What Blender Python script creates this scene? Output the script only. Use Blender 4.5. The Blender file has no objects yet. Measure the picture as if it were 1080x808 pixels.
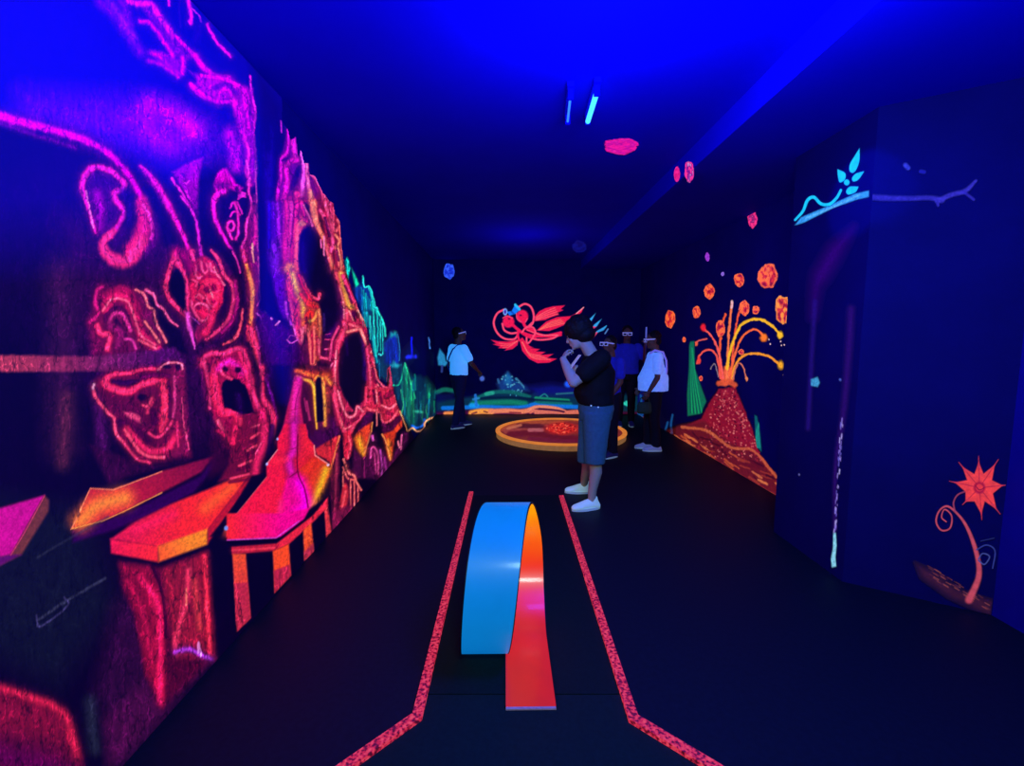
import bpy, bmesh, math, random
import numpy as np
from mathutils import Vector, Matrix

scene = bpy.context.scene
COL = scene.collection
R = math.radians

# ------------------------------------------------------------------ camera
CAM_H, FOC = 1.55, 480.0
cam_d = bpy.data.cameras.new('camera')
cam_d.sensor_fit = 'HORIZONTAL'
cam_d.sensor_width = 36.0
cam_d.lens = 36.0 * FOC / 1080.0
cam_d.clip_start = 0.02
cam = bpy.data.objects.new('camera', cam_d)
COL.objects.link(cam)
cam.location = (0, 0, CAM_H)
cam.rotation_euler = (R(90 - 5.83), 0, R(-0.84))
scene.camera = cam
CM = np.array(cam.rotation_euler.to_matrix())
CP = np.array([0, 0, CAM_H])


def ray(px, py):
    """direction in the room of a point measured on the photograph"""
    d = CM @ np.array([(px - 540.0) / FOC, -(py - 404.0) / FOC, -1.0])
    return d


def on_x(px, py, x):
    d = ray(px, py); t = x / d[0]
    return CP + d * t


def on_y(px, py, y):
    d = ray(px, py); t = y / d[1]
    return CP + d * t


def on_z(px, py, z):
    d = ray(px, py); t = (z - CAM_H) / d[2]
    return CP + d * t


def on_plane(px, py, p, n):
    d = ray(px, py); p = np.array(p); n = np.array(n)
    t = (p - CP).dot(n) / d.dot(n)
    return CP + d * t


def measure(P):
    """where points of the room (N,3) stand in the sketch the murals were drawn from"""
    q = (P - CP) @ CM
    z = np.maximum(-q[:, 2], 0.05)
    return 540.0 + FOC * q[:, 0] / z, 404.0 - FOC * q[:, 1] / z


# ------------------------------------------------------------------ room sizes
XL, XR, YB, YF, ZC = -1.39, 2.65, 9.0, -1.6, 3.03      # left, right, back, front end, ceiling
SX, SZ = 1.47, 2.858                                    # dropped soffit along the right wall: its edge and underside
PX = 2.14                                               # inner face of the pillar
PY0, PY1 = float(on_x(835.5, 238, 2.14)[1]), 2.72                                   # its far and near ends
PNR = tuple(on_z(1046, 649, 0)[:2])                     # where its angled front meets the nearer right wall


# ------------------------------------------------------------------ small helpers
def lin(c):
    return tuple(((v / 255.0) / 12.92 if v / 255.0 <= 0.04045 else ((v / 255.0 + 0.055) / 1.055) ** 2.4) for v in c)


def tag(o, label=None, cat=None, group=None, kind=None):
    if label: o['label'] = label
    if cat: o['category'] = cat
    if group: o['group'] = group
    if kind: o['kind'] = kind
    return o


def empty(name, loc=(0, 0, 0), parent=None):
    o = bpy.data.objects.new(name, None)
    o.empty_display_size = 0.1
    COL.objects.link(o)
    o.location = loc
    if parent: o.parent = parent
    return o


def link_mesh(name, me, mat=None, parent=None, loc=None, smooth=False):
    if mat is not None:
        me.materials.clear(); me.materials.append(mat)
    if smooth:
        me.polygons.foreach_set('use_smooth', [True] * len(me.polygons))
    o = bpy.data.objects.new(name, me)
    COL.objects.link(o)
    if parent is not None:
        o.parent = parent
    if loc is not None:
        o.location = loc
    return o


def obj(name, bm, mat=None, parent=None, loc=None, smooth=False):
    bmesh.ops.recalc_face_normals(bm, faces=bm.faces)
    me = bpy.data.meshes.new(name)
    bm.to_mesh(me); bm.free()
    return link_mesh(name, me, mat, parent, loc, smooth)


def local(parent):
    """offset to subtract from room coordinates for children of an unrotated Empty"""
    return Vector(parent.location) if parent is not None else Vector((0, 0, 0))


def add_box(bm, a, b):
    x0, y0, z0 = a; x1, y1, z1 = b
    v = [bm.verts.new(p) for p in ((x0, y0, z0), (x1, y0, z0), (x1, y1, z0), (x0, y1, z0),
                                   (x0, y0, z1), (x1, y0, z1), (x1, y1, z1), (x0, y1, z1))]
    for f in ((0, 1, 2, 3), (4, 5, 6, 7), (0, 1, 5, 4), (1, 2, 6, 5), (2, 3, 7, 6), (3, 0, 4, 7)):
        bm.faces.new([v[i] for i in f])
    return v


def add_prism(bm, pts, z0, z1):
    lo = [bm.verts.new((p[0], p[1], z0)) for p in pts]
    hi = [bm.verts.new((p[0], p[1], z1)) for p in pts]
    n = len(pts)
    bm.faces.new(lo[::-1]); bm.faces.new(hi)
    for i in range(n):
        bm.faces.new((lo[i], lo[(i + 1) % n], hi[(i + 1) % n], hi[i]))


def add_quad(bm, *pts):
    bm.faces.new([bm.verts.new(p) for p in pts])


def add_tube(bm, pts, rad, seg=12, cap=True):
    pts = [Vector(p) for p in pts]
    if not isinstance(rad, (list, tuple)): rad = [rad] * len(pts)
    rings = []
    for i, p in enumerate(pts):
        t = (pts[min(i + 1, len(pts) - 1)] - pts[max(i - 1, 0)]).normalized()
        a = Vector((0, 0, 1)) if abs(t.z) < 0.9 else Vector((1, 0, 0))
        u = t.cross(a).normalized(); w = t.cross(u)
        rings.append([bm.verts.new(p + (u * math.cos(2 * math.pi * k / seg) + w * math.sin(2 * math.pi * k / seg)) * rad[i]) for k in range(seg)])
    for r0, r1 in zip(rings, rings[1:]):
        for k in range(seg):
            bm.faces.new((r0[k], r0[(k + 1) % seg], r1[(k + 1) % seg], r1[k]))
    if cap:
        bm.faces.new(rings[0][::-1]); bm.faces.new(rings[-1])


# ------------------------------------------------------------------ materials
def new_mat(name):
    m = bpy.data.materials.new(name)
    m.use_nodes = True
    nt = m.node_tree
    return m, nt, nt.nodes, nt.links, nt.nodes['Principled BSDF']


def plain(name, col, rough=0.6, var=0.25, scale=6.0, emit=None, estr=1.0, spec=0.3, bump=0.0, coat=0.0):
    """painted / plastic / cloth surface with a little noise in its colour"""
    m, nt, N, L, b = new_mat(name)
    tc = N.new('ShaderNodeTexCoord')
    nz = N.new('ShaderNodeTexNoise'); nz.inputs['Scale'].default_value = scale; nz.inputs['Detail'].default_value = 6
    L.new(tc.outputs['Object'], nz.inputs['Vector'])
    rp = N.new('ShaderNodeMapRange'); rp.inputs[3].default_value = 1 - var; rp.inputs[4].default_value = 1 + var
    L.new(nz.outputs['Fac'], rp.inputs[0])
    mx = N.new('ShaderNodeVectorMath'); mx.operation = 'SCALE'
    mx.inputs[0].default_value = lin(col)
    L.new(rp.outputs[0], mx.inputs['Scale'])
    L.new(mx.outputs[0], b.inputs['Base Color'])
    b.inputs['Roughness'].default_value = rough
    b.inputs['Specular IOR Level'].default_value = spec
    b.inputs['Coat Weight'].default_value = coat
    b.inputs['Coat Roughness'].default_value = 0.15
    if emit:
        me_ = N.new('ShaderNodeVectorMath'); me_.operation = 'SCALE'
        me_.inputs[0].default_value = lin(emit)
        L.new(rp.outputs[0], me_.inputs['Scale'])
        L.new(me_.outputs[0], b.inputs['Emission Color'])
        b.inputs['Emission Strength'].default_value = estr
    if bump:
        bp = N.new('ShaderNodeBump'); bp.inputs['Strength'].default_value = bump; bp.inputs['Distance'].default_value = 0.01
        L.new(nz.outputs['Fac'], bp.inputs['Height']); L.new(bp.outputs[0], b.inputs['Normal'])
    return m


def glow_paint(name, base=(30, 30, 90), grain=0.3, scale=60.0, strength=1.0, rough=0.7):
    """fluorescent wall paint: its own colours come from the mesh, brushed unevenly"""
    m, nt, N, L, b = new_mat(name)
    at = N.new('ShaderNodeAttribute'); at.attribute_name = 'paint'
    ab = N.new('ShaderNodeAttribute'); ab.attribute_name = 'base'
    tc = N.new('ShaderNodeTexCoord')
    nz = N.new('ShaderNodeTexNoise'); nz.inputs['Scale'].default_value = scale; nz.inputs['Detail'].default_value = 8
    nz.inputs['Roughness'].default_value = 0.7
    L.new(tc.outputs['Object'], nz.inputs['Vector'])
    rp = N.new('ShaderNodeMapRange'); rp.inputs[1].default_value = 0.3; rp.inputs[2].default_value = 0.7
    rp.inputs[3].default_value = 1 - grain; rp.inputs[4].default_value = 1 + grain
    L.new(nz.outputs['Fac'], rp.inputs[0])
    mx = N.new('ShaderNodeVectorMath'); mx.operation = 'SCALE'
    L.new(at.outputs['Color'], mx.inputs[0]); L.new(rp.outputs[0], mx.inputs['Scale'])
    L.new(mx.outputs[0], b.inputs['Emission Color'])
    b.inputs['Emission Strength'].default_value = strength
    bs = N.new('ShaderNodeVectorMath'); bs.operation = 'SCALE'
    bs.inputs[0].default_value = lin(base)
    L.new(ab.outputs['Fac'], bs.inputs['Scale'])
    L.new(bs.outputs[0], b.inputs['Base Color'])
    b.inputs['Roughness'].default_value = rough
    b.inputs['Specular IOR Level'].default_value = 0.2
    m.cycles.emission_sampling = 'NONE'
    return m


# ------------------------------------------------------------------ the mural painter
def smooth_line(pts, n=5):
    p = np.array(pts, float)
    if len(p) < 3: return p
    q = np.vstack([2 * p[0] - p[1], p, 2 * p[-1] - p[-2]])
    out = []
    for i in range(1, len(q) - 2):
        for t in np.linspace(0, 1, n, endpoint=False):
            a, b, c, d = q[i - 1], q[i], q[i + 1], q[i + 2]
            out.append(0.5 * (2 * b + (c - a) * t + (2 * a - 5 * b + 4 * c - d) * t * t + (3 * b - a - 3 * c + d) * t ** 3))
    out.append(p[-1])
    return np.array(out)


def fbm(x, y, seed, octaves=3):
    rs = np.random.RandomState(seed)
    tab = rs.rand(256, 256)
    out = np.zeros(len(x)); amp = 0.5; tot = 0
    for o in range(octaves):
        xi = np.floor(x).astype(int); yi = np.floor(y).astype(int)
        fx = x - xi; fy = y - yi
        fx = fx * fx * (3 - 2 * fx); fy = fy * fy * (3 - 2 * fy)
        a = tab[xi % 256, yi % 256]; b = tab[(xi + 1) % 256, yi % 256]
        c = tab[xi % 256, (yi + 1) % 256]; d = tab[(xi + 1) % 256, (yi + 1) % 256]
        out += amp * (a * (1 - fx) * (1 - fy) + b * fx * (1 - fy) + c * (1 - fx) * fy + d * fx * fy)
        tot += amp; amp *= 0.5; x = x * 2.03 + 17; y = y * 2.03 + 5
    return out / tot


class Canvas:
    """paints onto the points of a wall grid; strokes are given in sketch units (x, y)"""
    def __init__(self, P, wobble=0.0, size=6.0):
        self.x, self.y = measure(P)
        n = len(P)
        if np.any(wobble):                                  # an unsteady brush
            x, y = self.x.copy(), self.y.copy()
            self.x += wobble * (fbm(x / size, y / size, 1) - .5) * 2
            self.y += wobble * (fbm(x / size, y / size, 2) - .5) * 2
        self.rgb = np.zeros((n, 3)); self.cov = np.zeros(n); self.alb = np.ones(n)
        self.part = np.zeros(n, int)
        self.o = (0.0, 0.0, 1.0); self.ridge = False; self.halo = False; self.wk = 1.0

    def tile(self, x0, y0, w, zw=1054.0):
        self.o = (x0, y0, zw / w); return self

    def _t(self, pts):
        x0, y0, s = self.o
        return [(x0 + p[0] / s, y0 + p[1] / s) for p in pts]

    def _sub(self, p, pad):
        a = p.min(0) - pad; b = p.max(0) + pad
        return np.nonzero((self.x > a[0]) & (self.x < b[0]) & (self.y > a[1]) & (self.y < b[1]))[0]

    def _blend(self, i, a, col, op, keep=True):
        a = a * op
        self.rgb[i] = self.rgb[i] * (1 - a[:, None]) + np.array(col, float) * a[:, None]
        if keep: self.cov[i] = np.maximum(self.cov[i], a)

    def _segd(self, x, y, p, w=None, closed=False):
        best = np.full(len(x), 1e9); bw = np.ones(len(x))
        n = len(p)
        for k in range(n if closed else n - 1):
            a, b = p[k], p[(k + 1) % n]
            d = b - a; L2 = d.dot(d) + 1e-9
            t = np.clip(((x - a[0]) * d[0] + (y - a[1]) * d[1]) / L2, 0, 1)
            dd = np.hypot(x - a[0] - t * d[0], y - a[1] - t * d[1])
            if w is None:
                best = np.minimum(best, dd)
            else:
                ww = w[k] + (w[(k + 1) % n] - w[k]) * t
                q = dd / np.maximum(ww, 1e-6)
                m = q < best
                best[m] = q[m]; bw[m] = ww[m]
        return (best, bw) if w is not None else best

    def stroke(self, pts, w=3, col=(255, 255, 255), op=1.0, soft=0.5, keep=True, sm=True, col2=None):
        p0 = np.array(self._t(pts), float)
        wl = np.array(w if isinstance(w, (list, tuple)) else [w] * len(p0), float) / 2 * self.wk
        if len(wl) != len(p0):
            wl = np.interp(np.linspace(0, 1, len(p0)), np.linspace(0, 1, len(wl)), wl)
        if sm and len(p0) > 2:
            p = smooth_line(p0); wl = np.interp(np.linspace(0, 1, len(p)), np.linspace(0, 1, len(p0)), wl)
        else:
            p = p0
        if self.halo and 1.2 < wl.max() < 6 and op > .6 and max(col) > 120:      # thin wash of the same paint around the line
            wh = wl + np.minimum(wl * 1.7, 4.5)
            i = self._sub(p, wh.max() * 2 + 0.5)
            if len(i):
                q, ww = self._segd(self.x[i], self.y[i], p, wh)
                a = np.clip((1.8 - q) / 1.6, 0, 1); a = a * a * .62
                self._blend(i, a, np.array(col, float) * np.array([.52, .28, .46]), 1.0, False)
        i = self._sub(p, wl.max() * (1 + soft) + 0.5)
        if not len(i): return self
        q, ww = self._segd(self.x[i], self.y[i], p, wl)
        a = np.clip((1 + soft - q) / (2 * soft), 0, 1)
        a = a * a * (3 - 2 * a)
        c = np.array(col, float)
        if self.ridge and wl.max() > 0.7:                        # loaded in the middle, thin at its edges
            t_ = np.clip(1 - q / (1 + soft), 0, 1)
            c = np.clip(c[None, :] * (0.62 + 0.72 * t_[:, None]), 0, 255)
        if col2 is not None:
            d = p[-1] - p[0]
            t = np.clip(((self.x[i] - p[0][0]) * d[0] + (self.y[i] - p[0][1]) * d[1]) / (d.dot(d) + 1e-9), 0, 1)
            c = c[None, :] * (1 - t[:, None]) + np.array(col2, float)[None, :] * t[:, None]
        self._blend(i, a, c, op, keep)
        return self

    def _polya(self, pts, soft, sm):
        p = np.array(self._t(pts), float)
        if sm: p = smooth_line(np.vstack([p, p[:1]]), 4)[:-1]
        i = self._sub(p, soft + 0.5)
        x, y = self.x[i], self.y[i]
        ins = np.zeros(len(i), bool); n = len(p)
        for k in range(n):
            a, b = p[k], p[(k + 1) % n]
            c = ((a[1] > y) != (b[1] > y))
            with np.errstate(divide='ignore', invalid='ignore'):
                c &= x < (b[0] - a[0]) * (y - a[1]) / (b[1] - a[1] + 1e-12) + a[0]
            ins ^= c
        d = self._segd(x, y, p, closed=True)
        sd = np.where(ins, -d, d)
        return i, np.clip(0.5 - sd / soft, 0, 1)

    def poly(self, pts, col, op=1.0, soft=1.5, sm=False, keep=True, col2=None, axis=None):
        i, a = self._polya(pts, soft, sm)
        if not len(i): return self
        c = np.array(col, float)
        if col2 is not None:
            g0, g1 = [np.array(v) for v in self._t(axis)]
            d = g1 - g0
            t = np.clip(((self.x[i] - g0[0]) * d[0] + (self.y[i] - g0[1]) * d[1]) / d.dot(d), 0, 1)
            c = c[None, :] * (1 - t[:, None]) + np.array(col2, float)[None, :] * t[:, None]
        self._blend(i, a, c, op, keep)
        return self

    def dot(self, c, rx, ry, col, op=1.0, soft=0.35, keep=True):
        cx, cy = self._t([c])[0]
        i = self._sub(np.array([[cx - rx * 1.5, cy - ry * 1.5], [cx + rx * 1.5, cy + ry * 1.5]]), 1)
        if not len(i): return self
        q = np.hypot((self.x[i] - cx) / rx, (self.y[i] - cy) / ry)
        self._blend(i, np.clip((1 + soft - q) / (2 * soft), 0, 1), col, op, keep)
        return self

    def albedo(self, pts, v, soft=20):
        i, a = self._polya(pts, soft, False)
        self.alb[i] = self.alb[i] * (1 - a) + v * a
        return self

    def region(self, pts, k):
        i, a = self._polya(pts, 0.5, False)
        self.part[i[a > 0.5]] = k
        return self


class WallGrid:
    """a grid of points lying on a wall: origin + u * U + v * V"""
    def __init__(self, org, U, V, us, vs):
        self.us, self.vs = np.asarray(us), np.asarray(vs)
        uu, vv = np.meshgrid(self.us, self.vs, indexing='ij')
        self.P = np.array(org)[None, :] + uu.ravel()[:, None] * np.array(U)[None, :] + vv.ravel()[:, None] * np.array(V)[None, :]
        self.shape = uu.shape

    def canvas(self, wobble=0.0, size=6.0):
        return Canvas(self.P, wobble, size)

    def mesh(self, name, c, sel, mat, parent=None, gain=1.0):
        """link the faces whose four corners satisfy sel (a bool per point)"""
        nu, nv = self.shape
        idx = np.arange(nu * nv).reshape(nu, nv)
        q = np.stack([idx[:-1, :-1], idx[1:, :-1], idx[1:, 1:], idx[:-1, 1:]], -1).reshape(-1, 4)
        if sel is not None:
            q = q[sel[q].any(1)] if sel.dtype == bool else q[(sel[q[:, 0]] == 1)]
        used = np.unique(q)
        remap = np.full(nu * nv, -1); remap[used] = np.arange(len(used))
        q = remap[q]
        P = self.P[used]
        ctr = P.mean(0) if parent is None else np.array(parent.location)
        me = bpy.data.meshes.new(name)
        me.vertices.add(len(P)); me.vertices.foreach_set('co', (P - ctr).ravel())
        me.loops.add(len(q) * 4); me.loops.foreach_set('vertex_index', q.ravel())
        me.polygons.add(len(q))
        me.polygons.foreach_set('loop_start', np.arange(len(q)) * 4)
        me.polygons.foreach_set('loop_total', np.full(len(q), 4))
        me.update(calc_edges=True)
        s = np.clip(c.rgb[used], 0, 255) / 255.0
        l = np.where(s <= 0.04045, s / 12.92, ((s + 0.055) / 1.055) ** 2.4) * gain
        a = me.attributes.new('paint', 'FLOAT_COLOR', 'POINT')
        a.data.foreach_set('color', np.hstack([l, np.ones((len(l), 1))]).astype(np.float32).ravel())
        b = me.attributes.new('base', 'FLOAT', 'POINT')
        b.data.foreach_set('value', c.alb[used].astype(np.float32))
        me.validate()
        o = link_mesh(name, me, mat, parent)
        if parent is None: o.location = ctr
        return o


def grid_x(x, a, b, nu, nv):
    """grid on a wall x = const covering sketch corners a..b"""
    c = [on_x(px, py, x) for px in (a[0], b[0]) for py in (a[1], b[1])]
    ys = [p[1] for p in c]; zs = [p[2] for p in c]
    # columns closer together further away, like the foreshortened sketch
    us = 1.0 / np.linspace(1.0 / max(min(ys), 0.6), 1.0 / max(ys), nu)
    vs = np.linspace(max(min(zs), 0.003), min(max(zs), ZC - 0.003), nv)
    return WallGrid((x, 0, 0), (0, 1, 0), (0, 0, 1), us, vs)


def grid_y(y, a, b, nu, nv):
    c = [on_y(px, py, y) for px in (a[0], b[0]) for py in (a[1], b[1])]
    us = np.linspace(min(p[0] for p in c), max(p[0] for p in c), nu)
    vs = np.linspace(max(min(p[2] for p in c), 0.003), min(max(p[2] for p in c), ZC - 0.003), nv)
    return WallGrid((0, y, 0), (1, 0, 0), (0, 0, 1), us, vs)

# ------------------------------------------------------------------ the room
M_WALL = plain('dark_blue_wall_paint', (25, 14, 118), 0.75, 0.25, 3.0, spec=0.1)
M_CEIL = plain('dark_ceiling_paint', (24, 14, 200), 0.85, 0.12, 2.0, spec=0.05)
M_PILLAR = plain('dark_pillar_paint', (20, 12, 82), 0.75, 0.25, 3.0, spec=0.1)
M_FLOOR = plain('black_floor', (18, 24, 38), 0.6, 0.4, 40.0, spec=0.15, bump=0.03)
M_BLACKWALL = plain('matt_black_paint', (22, 16, 100), 0.8, 0.3, 4.0, spec=0.1)


def room_box(name, a, b, mat):
    bm = bmesh.new(); add_box(bm, a, b)
    return tag(obj(name, bm, mat), kind='structure')


T = 0.12
room_box('floor', (XL - T, YF, -T), (XR + 0.3, YB + T, 0), M_FLOOR)
room_box('wall_left', (XL - T, YF, 0), (XL, YB, ZC), M_WALL)
bm = bmesh.new()
add_box(bm, (XR, PY0 - 0.2, 0), (XR + 0.3, YB, ZC))
add_box(bm, (PNR[0], YF, 0), (PNR[0] + 0.3, PY0 - 0.2, ZC))
tag(obj('wall_right', bm, M_WALL), kind='structure')
room_box('wall_back', (XL - T, YB, 0), (XR + T, YB + T, ZC), M_BLACKWALL)
# flat ceiling with a dropped soffit along the right wall, one mesh
bm = bmesh.new()
add_box(bm, (XL - T, YF, ZC), (SX, YB + T, ZC + T))
add_box(bm, (SX, YF, SZ), (XR + 0.3, YB + T, ZC + T))
tag(obj('ceiling', bm, M_CEIL), kind='structure')
# pillar standing out of the right wall, its front face turned a little
bm = bmesh.new()
add_prism(bm, [(PX, PY1), (PNR[0], PNR[1]), (PNR[0], PY0), (PX, PY0)], 0, ZC)
tag(obj('pillar', bm, M_PILLAR), kind='structure')

# ------------------------------------------------------------------ black lights
def area(name, loc, size, energy, col, target=None, sy=None, spread=180):
    l = bpy.data.lights.new(name, 'AREA'); l.energy = energy; l.color = col
    l.shape = 'RECTANGLE'; l.size = size; l.size_y = sy or size
    l.spread = R(spread)
    o = bpy.data.objects.new(name, l); COL.objects.link(o); o.location = loc
    d = Vector(target or (loc[0], loc[1], loc[2] - 1)) - Vector(loc)
    o.rotation_euler = d.to_track_quat('-Z', 'Y').to_euler()
    return o


UV = (0.012, 0.06, 1.0)
M_TUBE = plain('lit_blacklight_tube', (40, 120, 200), 0.4, 0.02, emit=(70, 200, 255), estr=1.6)
M_TUBE_DIM = plain('dim_blacklight_tube', (40, 120, 200), 0.4, 0.02, emit=(60, 150, 255), estr=0.9)
M_HOUSING = plain('black_lamp_housing', (18, 18, 24), 0.5, 0.2)


def uv_lamp(a, b, rad, tube_mat, label):
    a, b = Vector(a), Vector(b)
    mid = (a + b) / 2
    t = empty('blacklight_lamp', (mid.x, mid.y, ZC))
    tag(t, label, 'lamp')
    bm = bmesh.new(); add_tube(bm, [a - t.location, b - t.location], rad, 16)
    obj('tube', bm, tube_mat, t, smooth=True)
    d = (b - a).normalized()
    bm = bmesh.new()
    side = d.cross(Vector((0, 0, 1))).normalized() * 0.02
    p = [a - d * 0.05 - side, b + d * 0.05 - side, b + d * 0.05 + side, a - d * 0.05 + side]
    add_prism(bm, [(v.x - t.location.x, v.y - t.location.y) for v in p], -0.03, -0.001)
    obj('housing', bm, M_CEIL, t)
    for e, s in ((a, -1), (b, 1)):
        bm = bmesh.new()
        c = e + d * s * 0.012 - t.location
        add_box(bm, (c.x - 0.016, c.y - 0.01, c.z - 0.018), (c.x + 0.016, c.y + 0.01, -0.029))
        obj('tube_holder', bm, M_CEIL, t)
    return t


za = ZC - 0.07
uv_lamp(on_z(620, 128, za), on_z(629, 99, za), 0.016, M_TUBE, 'lit cyan blacklight tube hung under the dark blue ceiling')
uv_lamp(on_z(598.7, 128, za), on_z(601.5, 103, za), 0.007, M_TUBE_DIM, 'thin dim blacklight tube left of the bright cyan tube')


def bulb(name, loc, energy, rad, col=UV):
    l = bpy.data.lights.new(name, 'POINT'); l.energy = energy; l.color = col; l.shadow_soft_size = rad
    o = bpy.data.objects.new(name, l); COL.objects.link(o); o.location = loc
    return o


# blacklights without fixtures: far serves the ceiling tubes; near, left and right stand unseen
bulb('blacklight_near', (0.86, 1.30, ZC - 0.42), 190, 0.3)
bulb('blacklight_far', on_z(623, 114, ZC - 0.46), 46.0, 0.2)
bulb('back_fill_light', (0.3, 6.8, 2.45), 11.0, 0.45)  # added fill with no fixture, lifts the back wall and the shirts
bulb('blacklight_left', (-0.75, 1.45, 2.5), 11.0, 0.3)
bulb('blacklight_right', (2.35, 1.0, 2.55), 7.0, 0.1)
# weak pale fill added above and behind the camera; its true source is unknown
area('near_fill_light', (0.3, -0.6, 2.7), 0.4, 18, (0.55, 1.0, 0.95), (0.4, 3.4, 0.4), 0.4, 120)
l = bpy.data.lights.new('vine_spot', 'SPOT'); l.energy = 60; l.color = UV; l.spot_size = R(27); l.spot_blend = 0.35; l.shadow_soft_size = 0.02  # added spot with no fixture, brightens the patch around the vine flower
o = bpy.data.objects.new('vine_spot', l); COL.objects.link(o); o.location = (1.2, 2.5, 2.75)
o.rotation_euler = (Vector((PX, 2.82, 2.42)) - o.location).to_track_quat('-Z', 'Y').to_euler()

# ------------------------------------------------------------------ left wall: the cave mural
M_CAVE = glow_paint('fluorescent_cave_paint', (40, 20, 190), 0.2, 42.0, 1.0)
g = WallGrid((XL + 0.003, 0, 0), (0, 1, 0), (0, 0, 1), 1.0 / np.linspace(1 / 1.12, 1 / 8.9, 720), np.linspace(0.003, ZC - 0.003, 900))
# the brush was steadier on the straight slabs and the terrace
qx, qy = measure(g.P)
steady = np.zeros(len(qx))
for cx_, cy_, rx_, ry_ in ((60, 545, 130, 60), (190, 545, 110, 60), (300, 510, 60, 70), (290, 600, 80, 70), (312, 430, 26, 50)):
    steady = np.maximum(steady, np.clip(1.6 - np.hypot((qx - cx_) / rx_, (qy - cy_) / ry_), 0, 1))
c = g.canvas((0.95 - 0.85 * steady) * np.where(qx > 262, .6, 1.0), 4.5)
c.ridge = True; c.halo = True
c.rgb[:] = (7, 0, 16)
BLK = (4, 0, 14)


def S(*a, **k): c.stroke(*a, **k)
def P(*a, **k): c.poly(*a, **k)
def Dt(*a, **k): c.dot(*a, **k)


# --- broad washes
c.tile(0, 0, 1054)
P([(-40, 215), (60, 160), (160, 180), (215, 170), (262, 120), (262, 420), (80, 420), (-40, 300)], (16, 0, 40), .8, 40)
P([(60, 230), (170, 230), (230, 330), (260, 470), (130, 470), (80, 350)], (48, 3, 52), .75, 40)
S([(62, 290), (66, 350), (64, 400), (66, 470)], 36, (60, 14, 48), .55, 1)
S([(70, 420), (66, 490)], 16, (84, 30, 40), .5, 1)
S([(105, 420), (108, 470), (120, 500)], 14, (90, 12, 96), .55, 1)
P([(-40, 520), (90, 540), (120, 640), (60, 720), (-40, 680)], (12, 16, 22), .9, 40)
P([(100, 730), (120, 640), (150, 600), (170, 760), (130, 820)], (56, 8, 52), .7, 25)
S([(95, 740), (100, 790)], 14, (30, 34, 46), .7, 1)

# --- top left sky: violet veils
c.tile(150, 80, 150)
P([(-900, 120), (-300, 150), (0, 160), (230, 240), (480, 350), (600, 480), (560, 600), (300, 640), (0, 560), (-300, 500), (-900, 330)], (120, 0, 150), .75, 40)
S([(60, 220), (200, 270), (370, 390)], 28, (175, 0, 180), .7, 1)
S([(-40, 300), (60, 430), (200, 520)], 26, (150, 0, 150), .6, 1)
S([(300, 320), (385, 400)], 17, (190, 0, 170), .65, 1)
S([(650, 430), (690, 560), (700, 670)], 16, (190, 0, 180), .8, .9)
c.tile(80, 0, 150)
S([(180, 10), (300, 130), (400, 270), (480, 390)], 12, (110, 0, 140), .65, 1)
S([(250, 0), (330, 120), (430, 280)], 8, (150, 10, 160), .6, 1)
S([(330, 0), (380, 90), (400, 180)], 9, (130, 0, 140), .6, 1)
P([(540, 360), (640, 380), (740, 440), (800, 440), (790, 560), (740, 550), (600, 450)], (175, 0, 170), .8, 3)
P([(400, 0), (560, 0), (740, 240), (890, 420), (800, 450), (720, 420), (600, 200), (480, 60)], (150, 0, 150), .6, 4)
S([(390, 5), (470, 30), (550, 30), (600, 90), (660, 180), (730, 270)], 6, (235, 10, 190), .9, .8)
S([(480, 160), (540, 170), (620, 260), (700, 380), (720, 420)], 5, (190, 0, 190), .9, .8)
S([(550, 390), (620, 420), (700, 500), (780, 550), (798, 480), (790, 430)], 5, (190, 0, 190), .9, .8)
S([(540, 450), (640, 480), (760, 570)], 5, (160, 0, 170), .8, .8)
P([(700, 0), (980, 0), (1054, 120), (1054, 470), (900, 380), (730, 240)], (2, 0, 20), .6, 5)
S([(690, 0), (690, 40)], 2.5, (200, 10, 190))
S([(770, 0), (765, 60), (775, 200)], 3, (40, 0, 100), .5)
S([(830, 0), (850, 90), (850, 170)], 4.5, (200, 10, 200))
S([(850, 50), (910, 110), (930, 160)], 1.8, (170, 20, 190))
S([(975, 180), (1000, 240), (1060, 330), (1150, 420)], 3, (245, 10, 190), .9)
S([(890, 300), (930, 160)], 8, (30, 0, 70), .5, 1)
P([(830, 520), (960, 560), (1060, 590), (1300, 640), (1300, 830), (1060, 750), (940, 690), (870, 640), (900, 600)], (170, 0, 190), .6, 3)
S([(730, 260), (800, 330), (880, 410)], 4, (230, 0, 190), .9)
S([(880, 410), (950, 500), (1040, 570), (1130, 580)], 6, (255, 0, 190), .95, .7)
S([(860, 640), (920, 700), (1000, 740), (1060, 760)], 4.5, (235, 0, 190), .9)

# --- lintel and right hand rock post
c.tile(150, 80, 150)
P([(400, 0), (640, 0), (760, 100), (740, 330), (690, 220), (640, 170), (560, 190), (430, 120)], (205, 0, 180), .92, 4)
S([(360, 60), (430, 120), (540, 190), (620, 190), (690, 190)], 4, (230, 0, 190), .9)
S([(560, 190), (600, 100), (640, 90), (680, 190)], 4, (220, 0, 190), .7)
S([(540, 90), (620, 60), (700, 130)], 5, (60, 0, 80), .8, .8)
P([(690, 190), (760, 80), (820, 100), (840, 280), (830, 400), (850, 650), (845, 815), (780, 815), (760, 560), (720, 380)], (165, 0, 170), .9, 3)
S([(440, 0), (600, 20), (690, 60), (760, 110), (795, 200)], 4, (255, 0, 190), .95)
S([(680, 170), (700, 240), (720, 330), (750, 430), (790, 570), (770, 700), (800, 815)], 3.2, (255, 20, 160), .95, .5)
S([(690, 200), (720, 330), (755, 450)], 7, (235, 0, 180), .7, .8)
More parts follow.
